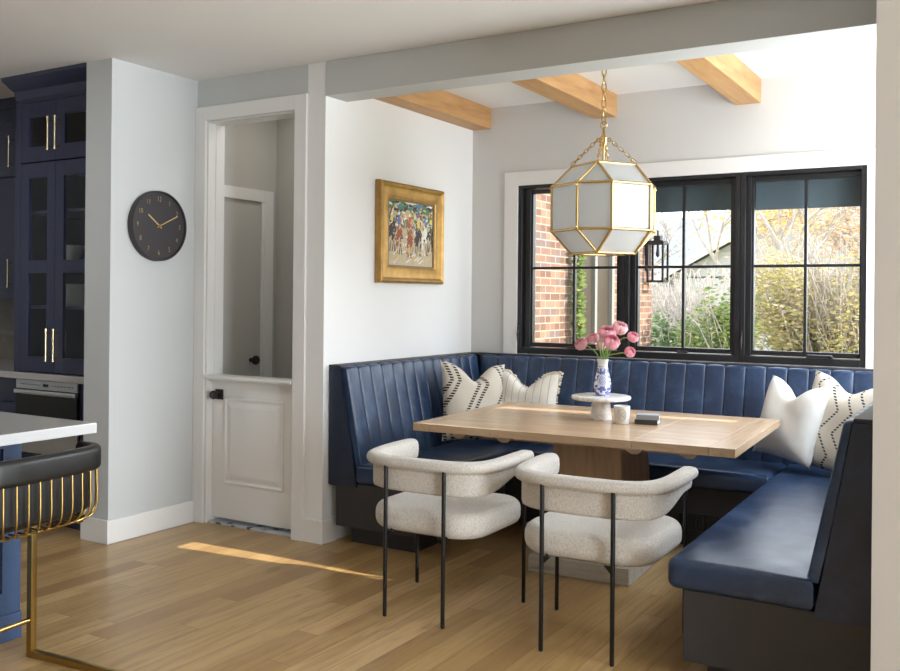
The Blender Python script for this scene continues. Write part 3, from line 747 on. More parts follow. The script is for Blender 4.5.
# ------------------------------------------------------------------ armchairs
def rsec(w, h, cz, n0=0.0, r=None, k=5):
    """rounded section, w along the normal, h in z"""
    r = r if r else min(w, h) * .48
    return [(n0 + p[0], cz + p[1]) for p in rrect(-w / 2, w / 2, -h / 2, h / 2, r, k)]
def lerp(a, b_, t): return a + (b_ - a) * t
def smooth(t): t = max(0, min(1, t)); return t * t * (3 - 2 * t)
def make_chair(label, loc, rz):
    r = thing('dining_armchair', label, 'chair', loc, rz, 'boucle armchairs at the dining table')
    q = BM()
    ol = []
    base = rrect(-.292, .292, .025, .565, (.13, .13, .15, .15), 8)
    slab(q, base, .372, .488, .045, 6, .010)
    obj('seat', q, M['boucle'], r, True, 60, False)
    half = [(.306, .462), (.306, .36), (.300, .22), (.278, .125), (.232, .068), (.16, .040), (.08, .032), (0, .030)]
    path = half + [(-x, y) for x, y in half[-2::-1]]
    cp = [(p.x, p.y) for p in catmull([(x, y, 0) for x, y in path], 5)]
    arm = lambda t: smooth((abs(t - .5) * 2 - .42) / .5)
    q = BM()
    def sec(t):     # outward is negative n: smooth inner face, roll overhanging outside
        a = arm(t); zb = lerp(.560, .625, a); zt = lerp(.712, .718, a); k = lerp(1, .9, a); zr = zt - .046; mid = max(zb + .02, zr - .012)
        P = [(.030, zb + .014), (.026, zb + .004), (.016, zb), (-.006, zb), (-.017, zb + .005), (-.020, zb + .016), (-.020, mid), (-.022, zr - .002)]
        P += [(-.030 - .022 * k * math.sin(u_), zr + .023 - .023 * math.cos(u_)) for u_ in [PI * j / 8 for j in range(9)]]
        P += [(-.010, zt + .002), (.012, zt), (.024, zt - .008), (.031, zt - .022), (.033, lerp(zb, zt, .45))]
        return P[::-1]
    sweep(q, cp, sec, .035, 5)
    obj('backrest', q, M['boucle'], r, True, 75, False)
    for lx, ly, top in ((-.150, 0.0, .678), (.150, 0.0, .678), (-.294, .497, .665), (.294, .497, .665)):
        q = BM(); xi = lx * (1.0)
        tube(q, [(lx, ly, 0.0005), (lx, ly, .006), (xi, ly, top)], [.007, .0092, .0092], 12)
        obj('leg', q, M['black_metal'], r, True, 50, False)
    q = BM(); tube(q, [(-.150, .002, .362), (-.14, .05, .384), (.14, .05, .384), (.150, .002, .362)], .007, 8)
    for s in (-1, 1):
        tube(q, [(s * .14, .05, .384), (s * .24, .43, .40), (s * .288, .495, .43)], .007, 8)
        prism(q, [(s * .150, .385), (s * .150, .345), (s * .112, .385)], 0, .008, lambda a, c, h: (a, h, c))
    obj('frame', q, M['black_metal'], r, True, 50, False)
    return r
make_chair('oatmeal boucle armchair at the left, in front of the left banquette wing', (-2.2305, 3.435, 0), math.radians(.6))
make_chair('oatmeal boucle armchair on the right, next to the right banquette wing', (-1.4625, 3.4325, 0), math.radians(1.2))

# ------------------------------------------------------------------ lantern pendant
LX, LY = -1.90, 4.78
la = thing('pendant_lantern', 'faceted white glass lantern with brass edges over the dining table', 'pendant light', (LX, LY, 1.66))
ca = math.radians(-77.9)
S2, AP = .122, .250
ZT, ZBT, ZBB, ZBO = 2.144, 2.027, 1.786, 1.668
def dirn(a): return Vector((math.cos(a), math.sin(a), 0))
C0 = Vector((LX, LY, 0)); fa = [ca + PI / 4 + k * PI / 2 for k in range(4)]
def V(a, n, t, z):  # face direction a, apothem n, tangential t
    return C0 + dirn(a) * n + dirn(a + PI / 2) * t + Vector((0, 0, z))
edges = []; panes = []
for k in range(4):
    a = fa[k]; an = fa[(k + 1) % 4]
    tl, tr_ = V(a, S2, -S2, ZT), V(a, S2, S2, ZT)
    bl_, br_ = V(a, S2, -S2, ZBO), V(a, S2, S2, ZBO)
    ul, ur = V(a, AP, -S2, ZBT), V(a, AP, S2, ZBT); dl, dr = V(a, AP, -S2, ZBB), V(a, AP, S2, ZBB)
    nul, ndl = V(an, AP, -S2, ZBT), V(an, AP, -S2, ZBB)
    panes += [(tl, tr_, ur, ul), (ul, ur, dr, dl), (dl, dr, br_, bl_), (ur, nul, ndl, dr), (tr_, ur, nul), (br_, ndl, dr)]
    edges += [(tl, tr_), (bl_, br_), (tl, ul), (tr_, ur), (ul, dl), (ur, dr), (ul, ur), (dl, dr), (dl, bl_), (dr, br_), (ur, nul), (dr, ndl)]
bt = [V(fa[k], S2, -S2, ZBO) for k in range(4)]; panes.append(tuple(bt))
for p in panes:
    cen = sum(p, Vector()) / len(p); q = BM(); nrm = (p[1] - p[0]).cross(p[2] - p[0]).normalized()
    if nrm.dot(cen - C0 - Vector((0, 0, 1.9))) < 0: nrm = -nrm
    A = [q.verts.new(cen + (v - cen) * .97 - nrm * .001) for v in p]; B_ = [q.verts.new(cen + (v - cen) * .97 - nrm * .004) for v in p]
    q.faces.new(A); q.faces.new(B_[::-1])
    for i in range(len(p)): q.faces.new((A[i], A[(i + 1) % len(p)], B_[(i + 1) % len(p)], B_[i]))
    obj('glass_pane', q, M['opal'], la)
b = BM()
for p0, p1 in edges: tube(b, [p0, p1], .0072, 8)
for p in set(tuple(round(c, 4) for c in e) for ed in edges for e in ed): 
    bmesh.ops.create_icosphere(b, subdivisions=1, radius=.0105, matrix=Matrix.Translation(p))
for k in range(4):
    for zz in (ZBT - .012, ZBB + .012):
        for s in (-1, 1): tube(b, [V(fa[k], AP + .004, s * S2, zz), V(fa[k], AP + .012, s * S2, zz)], .0055, 8)
obj('frame', b, M['brass'], la, True, 50)
def links(bm, p0, p1, l, w, r):
    p0, p1 = Vector(p0), Vector(p1); d = p1 - p0; n = max(1, round(d.length / (l * .78))); u, w_ = frame_for(d); dn = d.normalized()
    for i in range(n):
        c = p0 + d * ((i + .5) / n); s = u if i % 2 else w_
        L2 = d.length / n * .5 + r * 2.2
        pts = []
        for k in range(16):
            a = 2 * PI * k / 16; pts.append(c + dn * (L2 * math.cos(a)) + s * (w * math.sin(a)))
        tube(bm, pts, r, 6, close=True)
HZ = 2.285
for k in range(4):
    b = BM(); links(b, V(fa[k], S2, -S2, ZT + .012), C0 + dirn(fa[k] - PI / 4) * .035 + Vector((0, 0, HZ)), .030, .0085, .0022); obj('support_chain', b, M['brass'], la, True)
b = BM(); links(b, C0 + Vector((0, 0, HZ + .09)), C0 + Vector((0, 0, ZN - .03)), .058, .012, .0032); obj('hanging_chain', b, M['brass'], la, True)
b = BM()
lathe(b, [(.006, -.07), (.007, -.03), (.018, -.03), (.022, -.02), (.022, .012), (.014, .02), (.008, .03), (.007, .06), (.004, .065), (0, .065)], (LX, LY, HZ), 20)
tube(b, [C0 + Vector((0, 0, HZ - .02)), C0 + Vector((0, 0, ZT - .12))], .006, 10)
pts = [C0 + Vector((.018 * math.cos(a), 0, HZ + .082 + .018 * math.sin(a))) for a in [2 * PI * k / 20 for k in range(20)]]
tube(b, pts, .0035, 8, close=True)
for k in range(4):
    c = C0 + dirn(fa[k] - PI / 4) * .03 + Vector((0, 0, HZ)); t = dirn(fa[k] - PI / 4)
    tube(b, [c + t * (.010 * math.cos(a)) + Vector((0, 0, .010 * math.sin(a))) for a in [2 * PI * j / 14 for j in range(14)]], .003, 6, close=True)
obj('hub', b, M['brass'], la, True)
b = BM(); lathe(b, [(0.0, -.03), (.02, -.028), (.06, -.012), (.062, 0), (0, 0)], (LX, LY, ZN), 28); obj('ceiling_canopy', b, M['brass'], la, True)
b = BM(); lathe(b, [(.0, 1.80), (.03, 1.81), (.034, 1.86), (.02, 1.93), (.014, 1.95), (.014, 2.03), (0, 2.03)], (LX, LY, 0), 16); obj('bulb', b, M['opal'], la, True)

# ------------------------------------------------------------------ things on the table
cs = thing('cake_stand', 'round white marble cake stand on the dining table', 'cake stand', (-1.925, 4.84, TZ))
b = BM(); lathe(b, [(0, .108), (.150, .108), (.160, .112), (.163, .120), (.160, .128), (.150, .131), (0, .131)], (-1.925, 4.84, TZ), 48); obj('plate', b, M['marble'], cs, True)
b = BM(); lathe(b, [(0, .0005), (.058, .0005), (.059, .006), (.050, .09), (.046, .1085), (0, .1085)], (-1.925, 4.84, TZ), 36); obj('foot', b, M['marble'], cs, True)
VX, VY, VZ = -1.915, 4.835, TZ + .1315
vs = BM(); prof = [(0, .0005), (.036, .0005), (.0375, .006), (.043, .022), (.0475, .046), (.0475, .062), (.044, .085), (.038, .112), (.031, .140), (.0275, .162), (.0275, .176), (.031, .190), (.035, .199), (.0335, .1995), (.029, .189), (.0255, .176), (.0255, .162), (.029, .14), (.034, .115), (.036, .08), (0, .06)]
lathe(vs, prof, (0, 0, 0), 36)
vz = link_mesh('flower_vase', vs, M['vase'], True); vz.location = (VX, VY, VZ); tag(vz, 'blue and white porcelain vase standing on the cake stand', 'vase')

def flower(px, py, pz, rad, label, mats, lean, pale=False):
    base = Vector((VX + lean[0], VY + lean[1], VZ + .03)); head = Vector((px, py, pz))
    r = thing('ranunculus', label, 'flower', tuple(base), 0, 'pink flowers in the vase')
    neck = Vector((VX + (px - VX) * .16, VY + (py - VY) * .3, VZ + .2))
    neck.x = max(min(neck.x, VX + .02), VX - .02); neck.y = max(min(neck.y, VY + .015), VY - .015)
    mid = Vector((neck.x + (px - neck.x) * .55, neck.y + (py - neck.y) * .5, max(neck.z + .02, pz - .015) if pz > neck.z + .05 else neck.z + .035))
    d = ((head - Vector((VX, VY, VZ + .15))).normalized() + Vector((.22, -.60, .15))).normalized()
    p = catmull([base, neck, mid, head - d * rad * .5], 6)
    q = BM(); tube(q, p, .0036, 8); obj('stem', q, M['stem'], r, True)
    u, w = frame_for(d); q = BM(); rr = random.Random(int(px * 9999))
    for layer in range(8):
        L = layer / 7; n = 5 + layer; cr = rad * (.30 + .70 * L)
        for i in range(n):
            a0 = 2 * PI * (i + .5 * (layer % 2) + rr.uniform(-.15, .15)) / n; sp = 2 * PI / n * .72
            grid = []
            for vj in range(5):
                v = vj / 4; row = []
                th = -PI / 2 + v * (PI / 2 + (1.25 - .62 * L))     # cup curve
                for ui in range(4):
                    ang = a0 + sp * (ui / 3 - .5) * (.35 + .9 * math.sin(min(1, v + .12) * PI * .62))
                    rad_ = cr * math.cos(th) * (1 + .05 * rr.uniform(-1, 1)) ; hh = cr * math.sin(th) * .86
                    row.append(q.verts.new(head + d * hh + (u * math.cos(ang) + w * math.sin(ang)) * rad_))
                grid.append(row)
            for r0, r1 in zip(grid, grid[1:]):
                for i_ in range(3): q.faces.new((r0[i_], r0[i_ + 1], r1[i_ + 1], r1[i_]))
    obj('petals', q, mats, r, True, 80)
    q = BM()
    bmesh.ops.create_icosphere(q, subdivisions=2, radius=rad * .24, matrix=Matrix.Translation(head + d * rad * .15)); obj('centre', q, M['petal_pale'], r, True)
def at(px, py, Y):
    """measured point: pixel of the photograph taken at depth Y (metres)"""
    f_, cx_, cy_, ro, ya, H_ = 935.8, 450., 298., .00904, .53952, 1.42
    u, v = px - cx_, py - cy_; rr_ = (u * math.cos(ro) + v * math.sin(ro)) / f_; dd = (-u * math.sin(ro) + v * math.cos(ro)) / f_
    a = (-math.sin(ya) + rr_ * math.cos(ya), math.cos(ya) + rr_ * math.sin(ya)); t = Y / a[1]
    return (a[0] * t, Y, H_ - dd * t)
for (fx, fy, dy, rad, pale, lab) in (
        (581, 344, -.02, .038, 0, 'drooping pink flower furthest left in the vase'),
        (593, 338, .03, .036, 0, 'pink flower second from left, half hidden'),
        (607, 333, -.03, .047, 0, 'large pink flower at the middle top of the bunch'),
        (620, 328, .04, .044, 1, 'pale pink flower at the upper right of the bunch'),
        (612, 342, -.075, .044, 0, 'large pink flower lowest in the middle, above the vase rim'),
        (633, 337, .0, .032, 0, 'small pink bud at the far right, upper of two'),
        (630, 352, -.02, .031, 0, 'small pink bud bending low at the far right'),
        (601, 346, .06, .030, 1, 'pale pink bud hidden behind the stems')):
    p = at(fx, fy, VY + dy); flower(p[0], p[1], p[2], rad, lab, M['petal_pale'] if pale else M['petal'], (random.uniform(-.012, .012), random.uniform(-.012, .012)), pale)

cd = thing('candle', 'white candle in a white glass tumbler with an oval label beside the cake stand', 'candle', (-1.765, 4.735, TZ))
cx_, cy_ = -1.765, 4.735
b = BM(); lathe(b, [(0, .0005), (.039, .0005), (.041, .003), (.0435, .094), (.0425, .0945), (.0405, .012), (0, .010)], (cx_, cy_, TZ), 36); obj('tumbler', b, M['white_glass'], cd, True)
b = BM(); lathe(b, [(0, .0105), (.0400, .0125), (.0418, .086), (.041, .088), (0, .086)], (cx_, cy_, TZ), 36); wx = obj('wax', b, M['wax'], cd, True)
b = BM(); tube(b, [(cx_, cy_, TZ + .086), (cx_ + .001, cy_, TZ + .093)], .0012, 6); obj('wick', b, M['ink'], cd)
def on_tumbler(a, h, r=.0436): return Vector((cx_ + r * math.cos(a), cy_ + r * math.sin(a), TZ + h))
ac = math.atan2(-cy_, -cx_) 
b = BM(); c0 = b.verts.new(on_tumbler(ac, .05)); rg = [b.verts.new(on_tumbler(ac + .56 * math.cos(t), .05 + .033 * math.sin(t))) for t in [2 * PI * k / 32 for k in range(32)]]
for k in range(32): b.faces.new((c0, rg[k], rg[(k + 1) % 32]))
lb = obj('label_sticker', b, M['paper'], cd, True, label='cream oval sticker with black lettering')
b = BM()
tube(b, [on_tumbler(ac + .50 * math.cos(t), .05 + .029 * math.sin(t), .0438) for t in [2 * PI * k / 32 for k in range(32)]], .0006, 5, close=True)
rr = random.Random(3)
for row, hh in enumerate((.062, .053, .044, .036)):
    for k in range(4 - (row % 3 == 0)):
        a = ac + (k - 1.5 + .5 * (row % 3 == 0)) * .17
        pts = [on_tumbler(a + rr.uniform(-.06, .06), hh + rr.uniform(-.0035, .0035), .0438) for _ in range(4)]; tube(b, pts, .0007, 5)
obj('print', b, M['ink'], lb)

def book(label, c, w, d, h, rz, cov):
    r = thing('book', label, 'book', c, rz, 'small books stacked on the table')
    q = BM(); bbox(q, -w / 2, w / 2, -d / 2, d / 2, .0005, .003, b=.001); bbox(q, -w / 2, w / 2, -d / 2, d / 2, h - .003, h, b=.001); bbox(q, -w / 2, w / 2, -d / 2, -d / 2 + .003, .001, h - .001, b=.001)
    obj('cover', q, cov, r, world=False)
    q = BM(); box(q, -w / 2 + .004, w / 2 - .004, -d / 2 + .003, d / 2 - .004, .0031, h - .0031); obj('pages', q, M['paper'], r, world=False)
book('charcoal little book under the slate one, right of the candle', (-1.645, 4.80, TZ), .120, .095, .026, math.radians(8), M['book_dark'])
book('slate grey little book on top of the stack, right of the candle', (-1.640, 4.795, TZ + .0262), .118, .09, .026, math.radians(14), M['book_grey'])

# ------------------------------------------------------------------ throw pillows
def pillow(name, label, mat, w, h, t, loc, face, tilt=0.25, roll=0, dent=.05, seed=1, ridges=0, fringe=None):
    rr = random.Random(seed); N = 26; q = BM(); ph = [rr.uniform(0, 6) for _ in range(6)]
    sheets = []
    for s in (-1, 1):
        g_ = []
        for j in range(N + 1):
            row = []
            for i in range(N + 1):
                u, v = 2 * i / N - 1, 2 * j / N - 1
                pin = 1 - .085 * (1 - v * v) if True else 1
                x = w / 2 * u * (1 - .07 * (1 - abs(v) ** 2.2)) ; z = h / 2 * v * (1 - .07 * (1 - abs(u) ** 2.2))
                if v > 0: z -= dent * math.exp(-(u / .38) ** 2) * v ** 1.5
                prof = ((1 - u ** 4) * (1 - v ** 4)) ** .62 * (1 - .25 * math.exp(-((u / .3) ** 2)) * max(0, v))
                y = s * t / 2 * prof
                fold = .010 * math.sin(3.1 * u + ph[0] + 2 * v) * math.sin(2.4 * v + ph[1]) + .006 * math.sin(7 * (u + v) + ph[2]) * max(0, (abs(u) - .4))
                y += s * fold * (1 - abs(u) ** 6) * (1 - abs(v) ** 6)
                if ridges: y += s * .007 * abs(math.sin(PI * ridges * x)) * (1 - u ** 8) * (1 - v ** 8)
                row.append((x, y, z))
            g_.append(row)
        sheets.append(g_)
    vs_ = {}
    def gv(s, j, i):
        key = (0 if (i in (0, N) or j in (0, N)) else s, j, i)
        if key not in vs_: vs_[key] = q.verts.new(sheets[s][j][i])
        return vs_[key]
    for s in (0, 1):
        for j in range(N):
            for i in range(N): q.faces.new((gv(s, j, i), gv(s, j, i + 1), gv(s, j + 1, i + 1), gv(s, j + 1, i)))
    bmesh.ops.remove_doubles(q, verts=q.verts[:], dist=1e-5)
    o = link_mesh(name, q, mat, True, 80)
    # local -Y is the front; face = horizontal angle the front looks at
    Rm = Matrix.Rotation(face + PI / 2, 4, 'Z') @ Matrix.Rotation(-tilt, 4, 'X') @ Matrix.Rotation(roll, 4, 'Y')
    o.matrix_basis = Matrix.Translation(loc) @ Rm
    tag(o, label, 'pillow', 'throw pillows on the banquette')
    if fringe:
        q = BM()
        for i in range(fringe):
            side = rr.choice(('t', 't', 'l', 'r'))
            tt = rr.uniform(-1, 1); 
            if side == 't': P_ = Vector((w / 2 * tt * .99, 0, h / 2 * (1 - .07 * (1 - abs(tt) ** 2.2)) - dent * math.exp(-(tt / .38) ** 2)))
            else: P_ = Vector(((1 if side == 'r' else -1) * w / 2 * (1 - .07 * (1 - abs(tt) ** 2.2)), 0, h / 2 * tt))
            dd = Vector((rr.uniform(-.6, .6), rr.uniform(-1, .6), rr.uniform(.2, 1))) if side == 't' else Vector((1 if side == 'r' else -1, rr.uniform(-.8, .8), rr.uniform(-.6, .6)))
            dd = dd.normalized() * rr.uniform(.012, .026)
            P_ = P_ - dd * .3
            tube(q, [P_, P_ + dd * .6 + Vector((0, rr.uniform(-.004, .004), 0)), P_ + dd], [.0045, .005, .003], 5)
        f = link_mesh('fringe', q, M['fringe'], True); f.parent = o; f['kind'] = 'stuff'
    return o
D = math.radians
pillow('throw_pillow', 'cream pillow with black dotted diagonal lines, leaning in the left corner', M['pil_diag'], .50, .52, .15, (-2.995, 5.32, .745), D(-28), .20, D(5), .11, 11)
pillow('throw_pillow', 'cream ruffled pillow with vertical ridges and fringed edges', M['ruffle'], .45, .46, .14, (-2.735, 5.535, .72), D(-82), .24, D(2), .10, 8, ridges=27, fringe=260)
pillow('throw_pillow', 'plain white linen pillow right of the table', M['linen'], .43, .46, .16, (-1.055, 5.50, .75), D(-122), .26, D(5), .085, 21)
pillow('throw_pillow', 'cream pillow with black dotted zigzags in the right corner', M['pil_diamond'], .54, .54, .15, (-.775, 5.43, .745), D(-122), .24, D(6), .07, 31)

# ------------------------------------------------------------------ kitchen: cupboards, counter, oven
def shaker_door(par, name, x0, x1, z0, z1, y, mat, rails, glass, st=.062, th=.022):
    """framed door; rails: extra horizontal rail positions"""
    q = BM()
    bbox(q, x0, x0 + st, y, y + th, z0, z1, b=.002); bbox(q, x1 - st, x1, y, y + th, z0, z1, b=.002)
    zs = [z0 + st * .62] + [r for r in rails] + [z1 - st * .62]
    bbox(q, x0 + st, x1 - st, y, y + th, z0, z0 + st * 1.2, b=.002); bbox(q, x0 + st, x1 - st, y, y + th, z1 - st * 1.2, z1, b=.002)
    for r in rails: bbox(q, x0 + st, x1 - st, y, y + th, r - st * .5, r + st * .5, b=.002)
    d = obj(name, q, mat, par)
    cuts = [z0 + st * 1.2] + [v for r in sorted(rails) for v in (r - st * .5, r + st * .5)] + [z1 - st * 1.2]
    for k in range(0, len(cuts), 2):
        p = BM(); box(p, x0 + st, x1 - st, y + .008, y + .014, cuts[k], cuts[k + 1]); obj('pane' if glass else 'panel', p, M['cab_glass'] if glass else mat, d)
    return d
def pull(par, x, y, z0, z1, mat=M['brass_pale']):
    q = BM(); tube(q, [(x, y - .034, z0), (x, y - .034, z1)], .0058, 12)
    for z in (z0 + .018, z1 - .018): tube(q, [(x, y, z), (x, y - .034, z)], .005, 10)
    for z in (z0, z1): lathe(q, [(0, -.006), (.008, -.006), (.008, .006), (0, .006)], (x, y - .034, z), 12)
    return obj('handle', q, mat, par, True)
TX0, TX1, TY0, TY1 = -5.43, XC - .222, 3.70, 4.335
TBZ, TTZ, CTZ = .931, 2.64, .930
tw = thing('tower_cupboard', 'tall navy glass-door cupboard standing on the kitchen counter', 'cupboard', (TX0, TY0, TBZ))
b = BM()
bbox(b, TX0, TX0 + .022, TY0, TY1, TBZ, 2.70, b=.002); bbox(b, TX1 - .022, TX1, TY0, TY1, TBZ, 2.70, b=.002)
bbox(b, TX0 + .022, TX1 - .022, TY1 - .02, TY1, TBZ, 2.70, b=.001)
bbox(b, TX0, TX0 + .055, TY0 - .02, TY0, TBZ, TTZ, b=.002); bbox(b, TX1 - .045, TX1, TY0 - .02, TY0, TBZ, TTZ, b=.002)
bbox(b, TX0 + .055, TX1 - .045, TY0 - .02, TY0, TTZ - .02, TTZ + .06, b=.002)
obj('body', b, M['navy'], tw)
for z in (TBZ + .001, 1.33, 1.60, 1.93, 2.225, 2.66):
    b = BM(); bbox(b, TX0 + .022, TX1 - .022, TY0 + .03, TY1 - .02, z, z + .018, b=.001); obj('shelf', b, M['navy'], tw)
b = BM(); prism(b, [(0, 2.645), (0, ZC - .001), (-.125, ZC - .001), (-.12, ZC - .022), (-.07, ZC - .055), (-.035, ZC - .075), (-.028, 2.665), (-.018, 2.645)], TX0 - .0, TX1, lambda a, c, h: (h, TY0 + a, c))
prism(b, [(0, 2.645), (0, ZC - .001), (-.125, ZC - .001), (-.12, ZC - .022), (-.07, ZC - .055), (-.035, ZC - .075), (-.028, 2.665), (-.018, 2.645)], TY0 + .0, TY1, lambda a, c, h: (TX0 + a, h, c))
obj('crown_moulding', b, M['navy'], tw)
XM = -5.032
doors = []
for (x0, x1, hx) in ((TX0 + .058, XM - .0015, XM - .035), (XM + .0015, TX1 - .048, XM + .035)):
    d = shaker_door(tw, 'door', x0, x1, 2.248, 2.618, TY0 - .02, M['navy'], [], True, .078); pull(d, hx, TY0 - .02, 2.31, 2.505)
    d = shaker_door(tw, 'door', x0, x1, .938, 2.240, TY0 - .02, M['navy'], [1.592], True, .078); pull(d, hx, TY0 - .02, 1.015, 1.205)
# crockery behind the glass
def crock(name, label, cat, prof, c, mat=M['dish'], grp='crockery in the glass-door cupboard'):
    q = BM(); lathe(q, prof, (0, 0, 0), 24); o = link_mesh(name, q, mat, True); o.location = c; tag(o, label, cat, grp); return o
bowl = [(0, .001), (.05, .001), (.09, .06), (.10, .115), (.094, .115), (.08, .06), (.0, .02)]
jug = [(0, .001), (.055, .001), (.07, .05), (.085, .12), (.06, .2), (.066, .24), (.06, .24), (.05, .2), (.0, .19)]
glassp = [(0, .001), (.03, .001), (.034, .11), (.031, .11), (.028, .006), (0, .006)]
crock('bowl', 'pale green bowl behind the upper left long pane of the cupboard', 'bowl', bowl, (-5.20, 3.90, 1.6185))
crock('bowl', 'pale green bowl behind the upper right long pane of the cupboard', 'bowl', [(r * 1.1, h * 1.15) for r, h in bowl], (-4.83, 3.90, 1.6185))
crock('canister', 'white-green canister behind the lower left long pane of the cupboard', 'canister', [(0, .001), (.075, .001), (.08, .01), (.08, .13), (.07, .14), (0, .14)], (-5.13, 3.90, 1.3485))
crock('jug', 'tall pale jug behind the lower right long pane of the cupboard', 'jug', jug, (-4.775, 3.88, 1.3485))
crock('bowl', 'large pale bowl on the lowest cupboard shelf', 'bowl', [(r * 1.35, h * 2.0) for r, h in bowl], (-4.83, 3.92, .9505))
for k in range(3): crock('drinking_glass', ('clear drinking glass left of two others in the top cupboard', 'clear drinking glass between two others in the top cupboard', 'clear drinking glass right of two others in the top cupboard')[k], 'glass', glassp, (-4.93 + k * .085, 3.88, 2.2435), M['clear'])

cw = thing('wall_cupboard', 'dark navy wall cupboard left of the tall glass-door cupboard', 'cupboard', (-5.6, 3.95, 1.385))
b = BM(); bbox(b, -7.2, -5.47, 3.972, 4.335, 1.385, 2.70, b=.002); obj('body', b, M['navy'], cw)
for (x0, x1, z0, z1, hz) in ((-6.40, -5.82, 2.225, 2.66, (2.29, 2.49)), (-6.40, -5.82, 1.39, 2.215, (1.47, 1.65)), (-6.99, -6.41, 2.225, 2.66, (2.29, 2.49)), (-6.99, -6.41, 1.39, 2.215, (1.47, 1.65))):
    d = shaker_door(cw, 'door', x0, x1, z0, z1, 3.95, M['navy'], [], False, .06); pull(d, x1 - .035 if x1 > -6 else x0 + .035, 3.95, *hz)
b = BM(); box(b, -7.2, -5.47, 3.96, 4.335, 2.70, ZC - .001); obj('crown_moulding', b, M['navy'], cw)
b = BM(); bbox(b, RX0 + .01, TX0 - .002, 4.315, 4.339, CTZ, 1.384, b=.001); bs = struct('trim_4', b, M['stone'], 'taupe stone splashback below the wall cupboard')
b = BM(); bbox(b, -7.4, XC - .223, 3.655, 4.338, CTZ - .042, CTZ, b=.003); ct = obj('countertop', b, M['counter']); setorigin(ct, (-5.9, 3.66, CTZ - .042)); tag(ct, 'grey stone kitchen worktop over the oven', 'worktop')
ov = thing('built_in_oven', 'built-in steel and black glass oven under the kitchen worktop', 'oven', (-5.1, 3.68, .15))
OX0, OX1, OY = -5.395, -4.80, 3.685
b = BM(); bbox(b, OX0, OX1, OY + .002, 4.28, .42, .886, b=.002); obj('body', b, M['black_metal'], ov)
b = BM(); bbox(b, OX0, OX1, OY - .012, OY + .002, .828, .884, b=.002); cpn = obj('control_panel', b, M['steel'], ov)
b = BM(); bbox(b, -5.125, -5.075, OY - .0135, OY - .011, .848, .866, b=.0005); obj('display', b, M['led'], cpn)
for k in range(9):
    for s in (0, 1):
        b = BM()
        x = -5.34 + k * .023 if s == 0 else -5.03 + k * .023
        lathe(b, [(.004, 0), (.004, -.0015), (0, -.0015)], (x, OY - .012, .857), 8, 'Y'); obj('button', b, M['led'], cpn)
b = BM(); bbox(b, OX0, OX1, OY - .016, OY + .002, .60, .795, b=.003); od = obj('oven_door', b, M['oven_glass'], ov)
b = BM(); bbox(b, OX0, OX1, OY - .030, OY - .006, .797, .823, b=.006); obj('handle', b, M['steel'], od, True)
b = BM(); bbox(b, OX0, OX1, OY - .012, OY + .002, .43, .585, b=.002); obj('drawer_front', b, M['steel'], ov)
bc = thing('base_cupboard', 'navy base cupboard with drawers left of the oven', 'cupboard', (-5.9, 3.68, 0))
b = BM(); bbox(b, -7.4, -5.415, 3.71, 4.33, .1, .887, b=.002); obj('body', b, M['navy'], bc)
b = BM(); box(b, -7.4, -5.415, 3.77, 4.33, .0005, .1); obj('toe_kick', b, M['navy'], bc)
for (x0, x1) in ((-6.2, -5.42), (-6.99, -6.21)):
    for (z0, z1) in ((.735, .88), (.43, .728), (.11, .423)):
        b = BM(); bbox(b, x0, x1, 3.688, 3.71, z0, z1, b=.002); d = obj('drawer', b, M['navy'], bc)
        b = BM(); lathe(b, [(.006, 0), (.006, -.018), (.015, -.024), (.015, -.03), (0, -.032)], ((x0 + x1) / 2 + (.25 if x1 > -6 else 0), 3.688, (z0 + z1) / 2), 14, 'Y'); obj('knob', b, M['brass_pale'], d, True)
bf = thing('filler_cupboard', 'narrow navy panel framing the right of the oven', 'cupboard', (-4.7, 3.68, 0))
b = BM(); bbox(b, OX1 + .004, XC - .223, 3.69, 4.3, .0005, .887, b=.002); obj('side_panel', b, M['navy'], bf)
b = BM(); bbox(b, OX0 + .002, OX1 + .003, 3.70, 4.3, .0005, .415, b=.002); obj('lower_panel', b, M['navy'], bf)

# island
IX, IY = -3.063, 2.435
isl = thing('kitchen_island', 'blue kitchen island with a white stone top at the left edge', 'kitchen island', (-4.0, 1.2, 0))
b = BM(); bbox(b, -4.75, IX, -1.0, IY, .880, .920, b=.003); obj('island_top', b, M['quartz'], isl)
b = BM(); bbox(b, -4.65, -3.525, -.95, IY - .02, .0005, .8795, b=.002); obj('body', b, M['navy_isl'], isl)
b = BM()
bbox(b, -3.525, -3.508, IY - .10, IY - .018, .11, .879, b=.002); bbox(b, -3.525, -3.508, -.95, IY - .10, .79, .879, b=.002); bbox(b, -3.525, -3.508, -.95, IY - .10, .11, .20, b=.002)
for y in (1.5, .6, -.3): bbox(b, -3.525, -3.508, y - .04, y + .04, .20, .79, b=.002)
bbox(b, -3.525, -3.500, -.95, IY - .016, .0005, .11, b=.004)
obj('end_panelling', b, M['navy_isl'], isl)

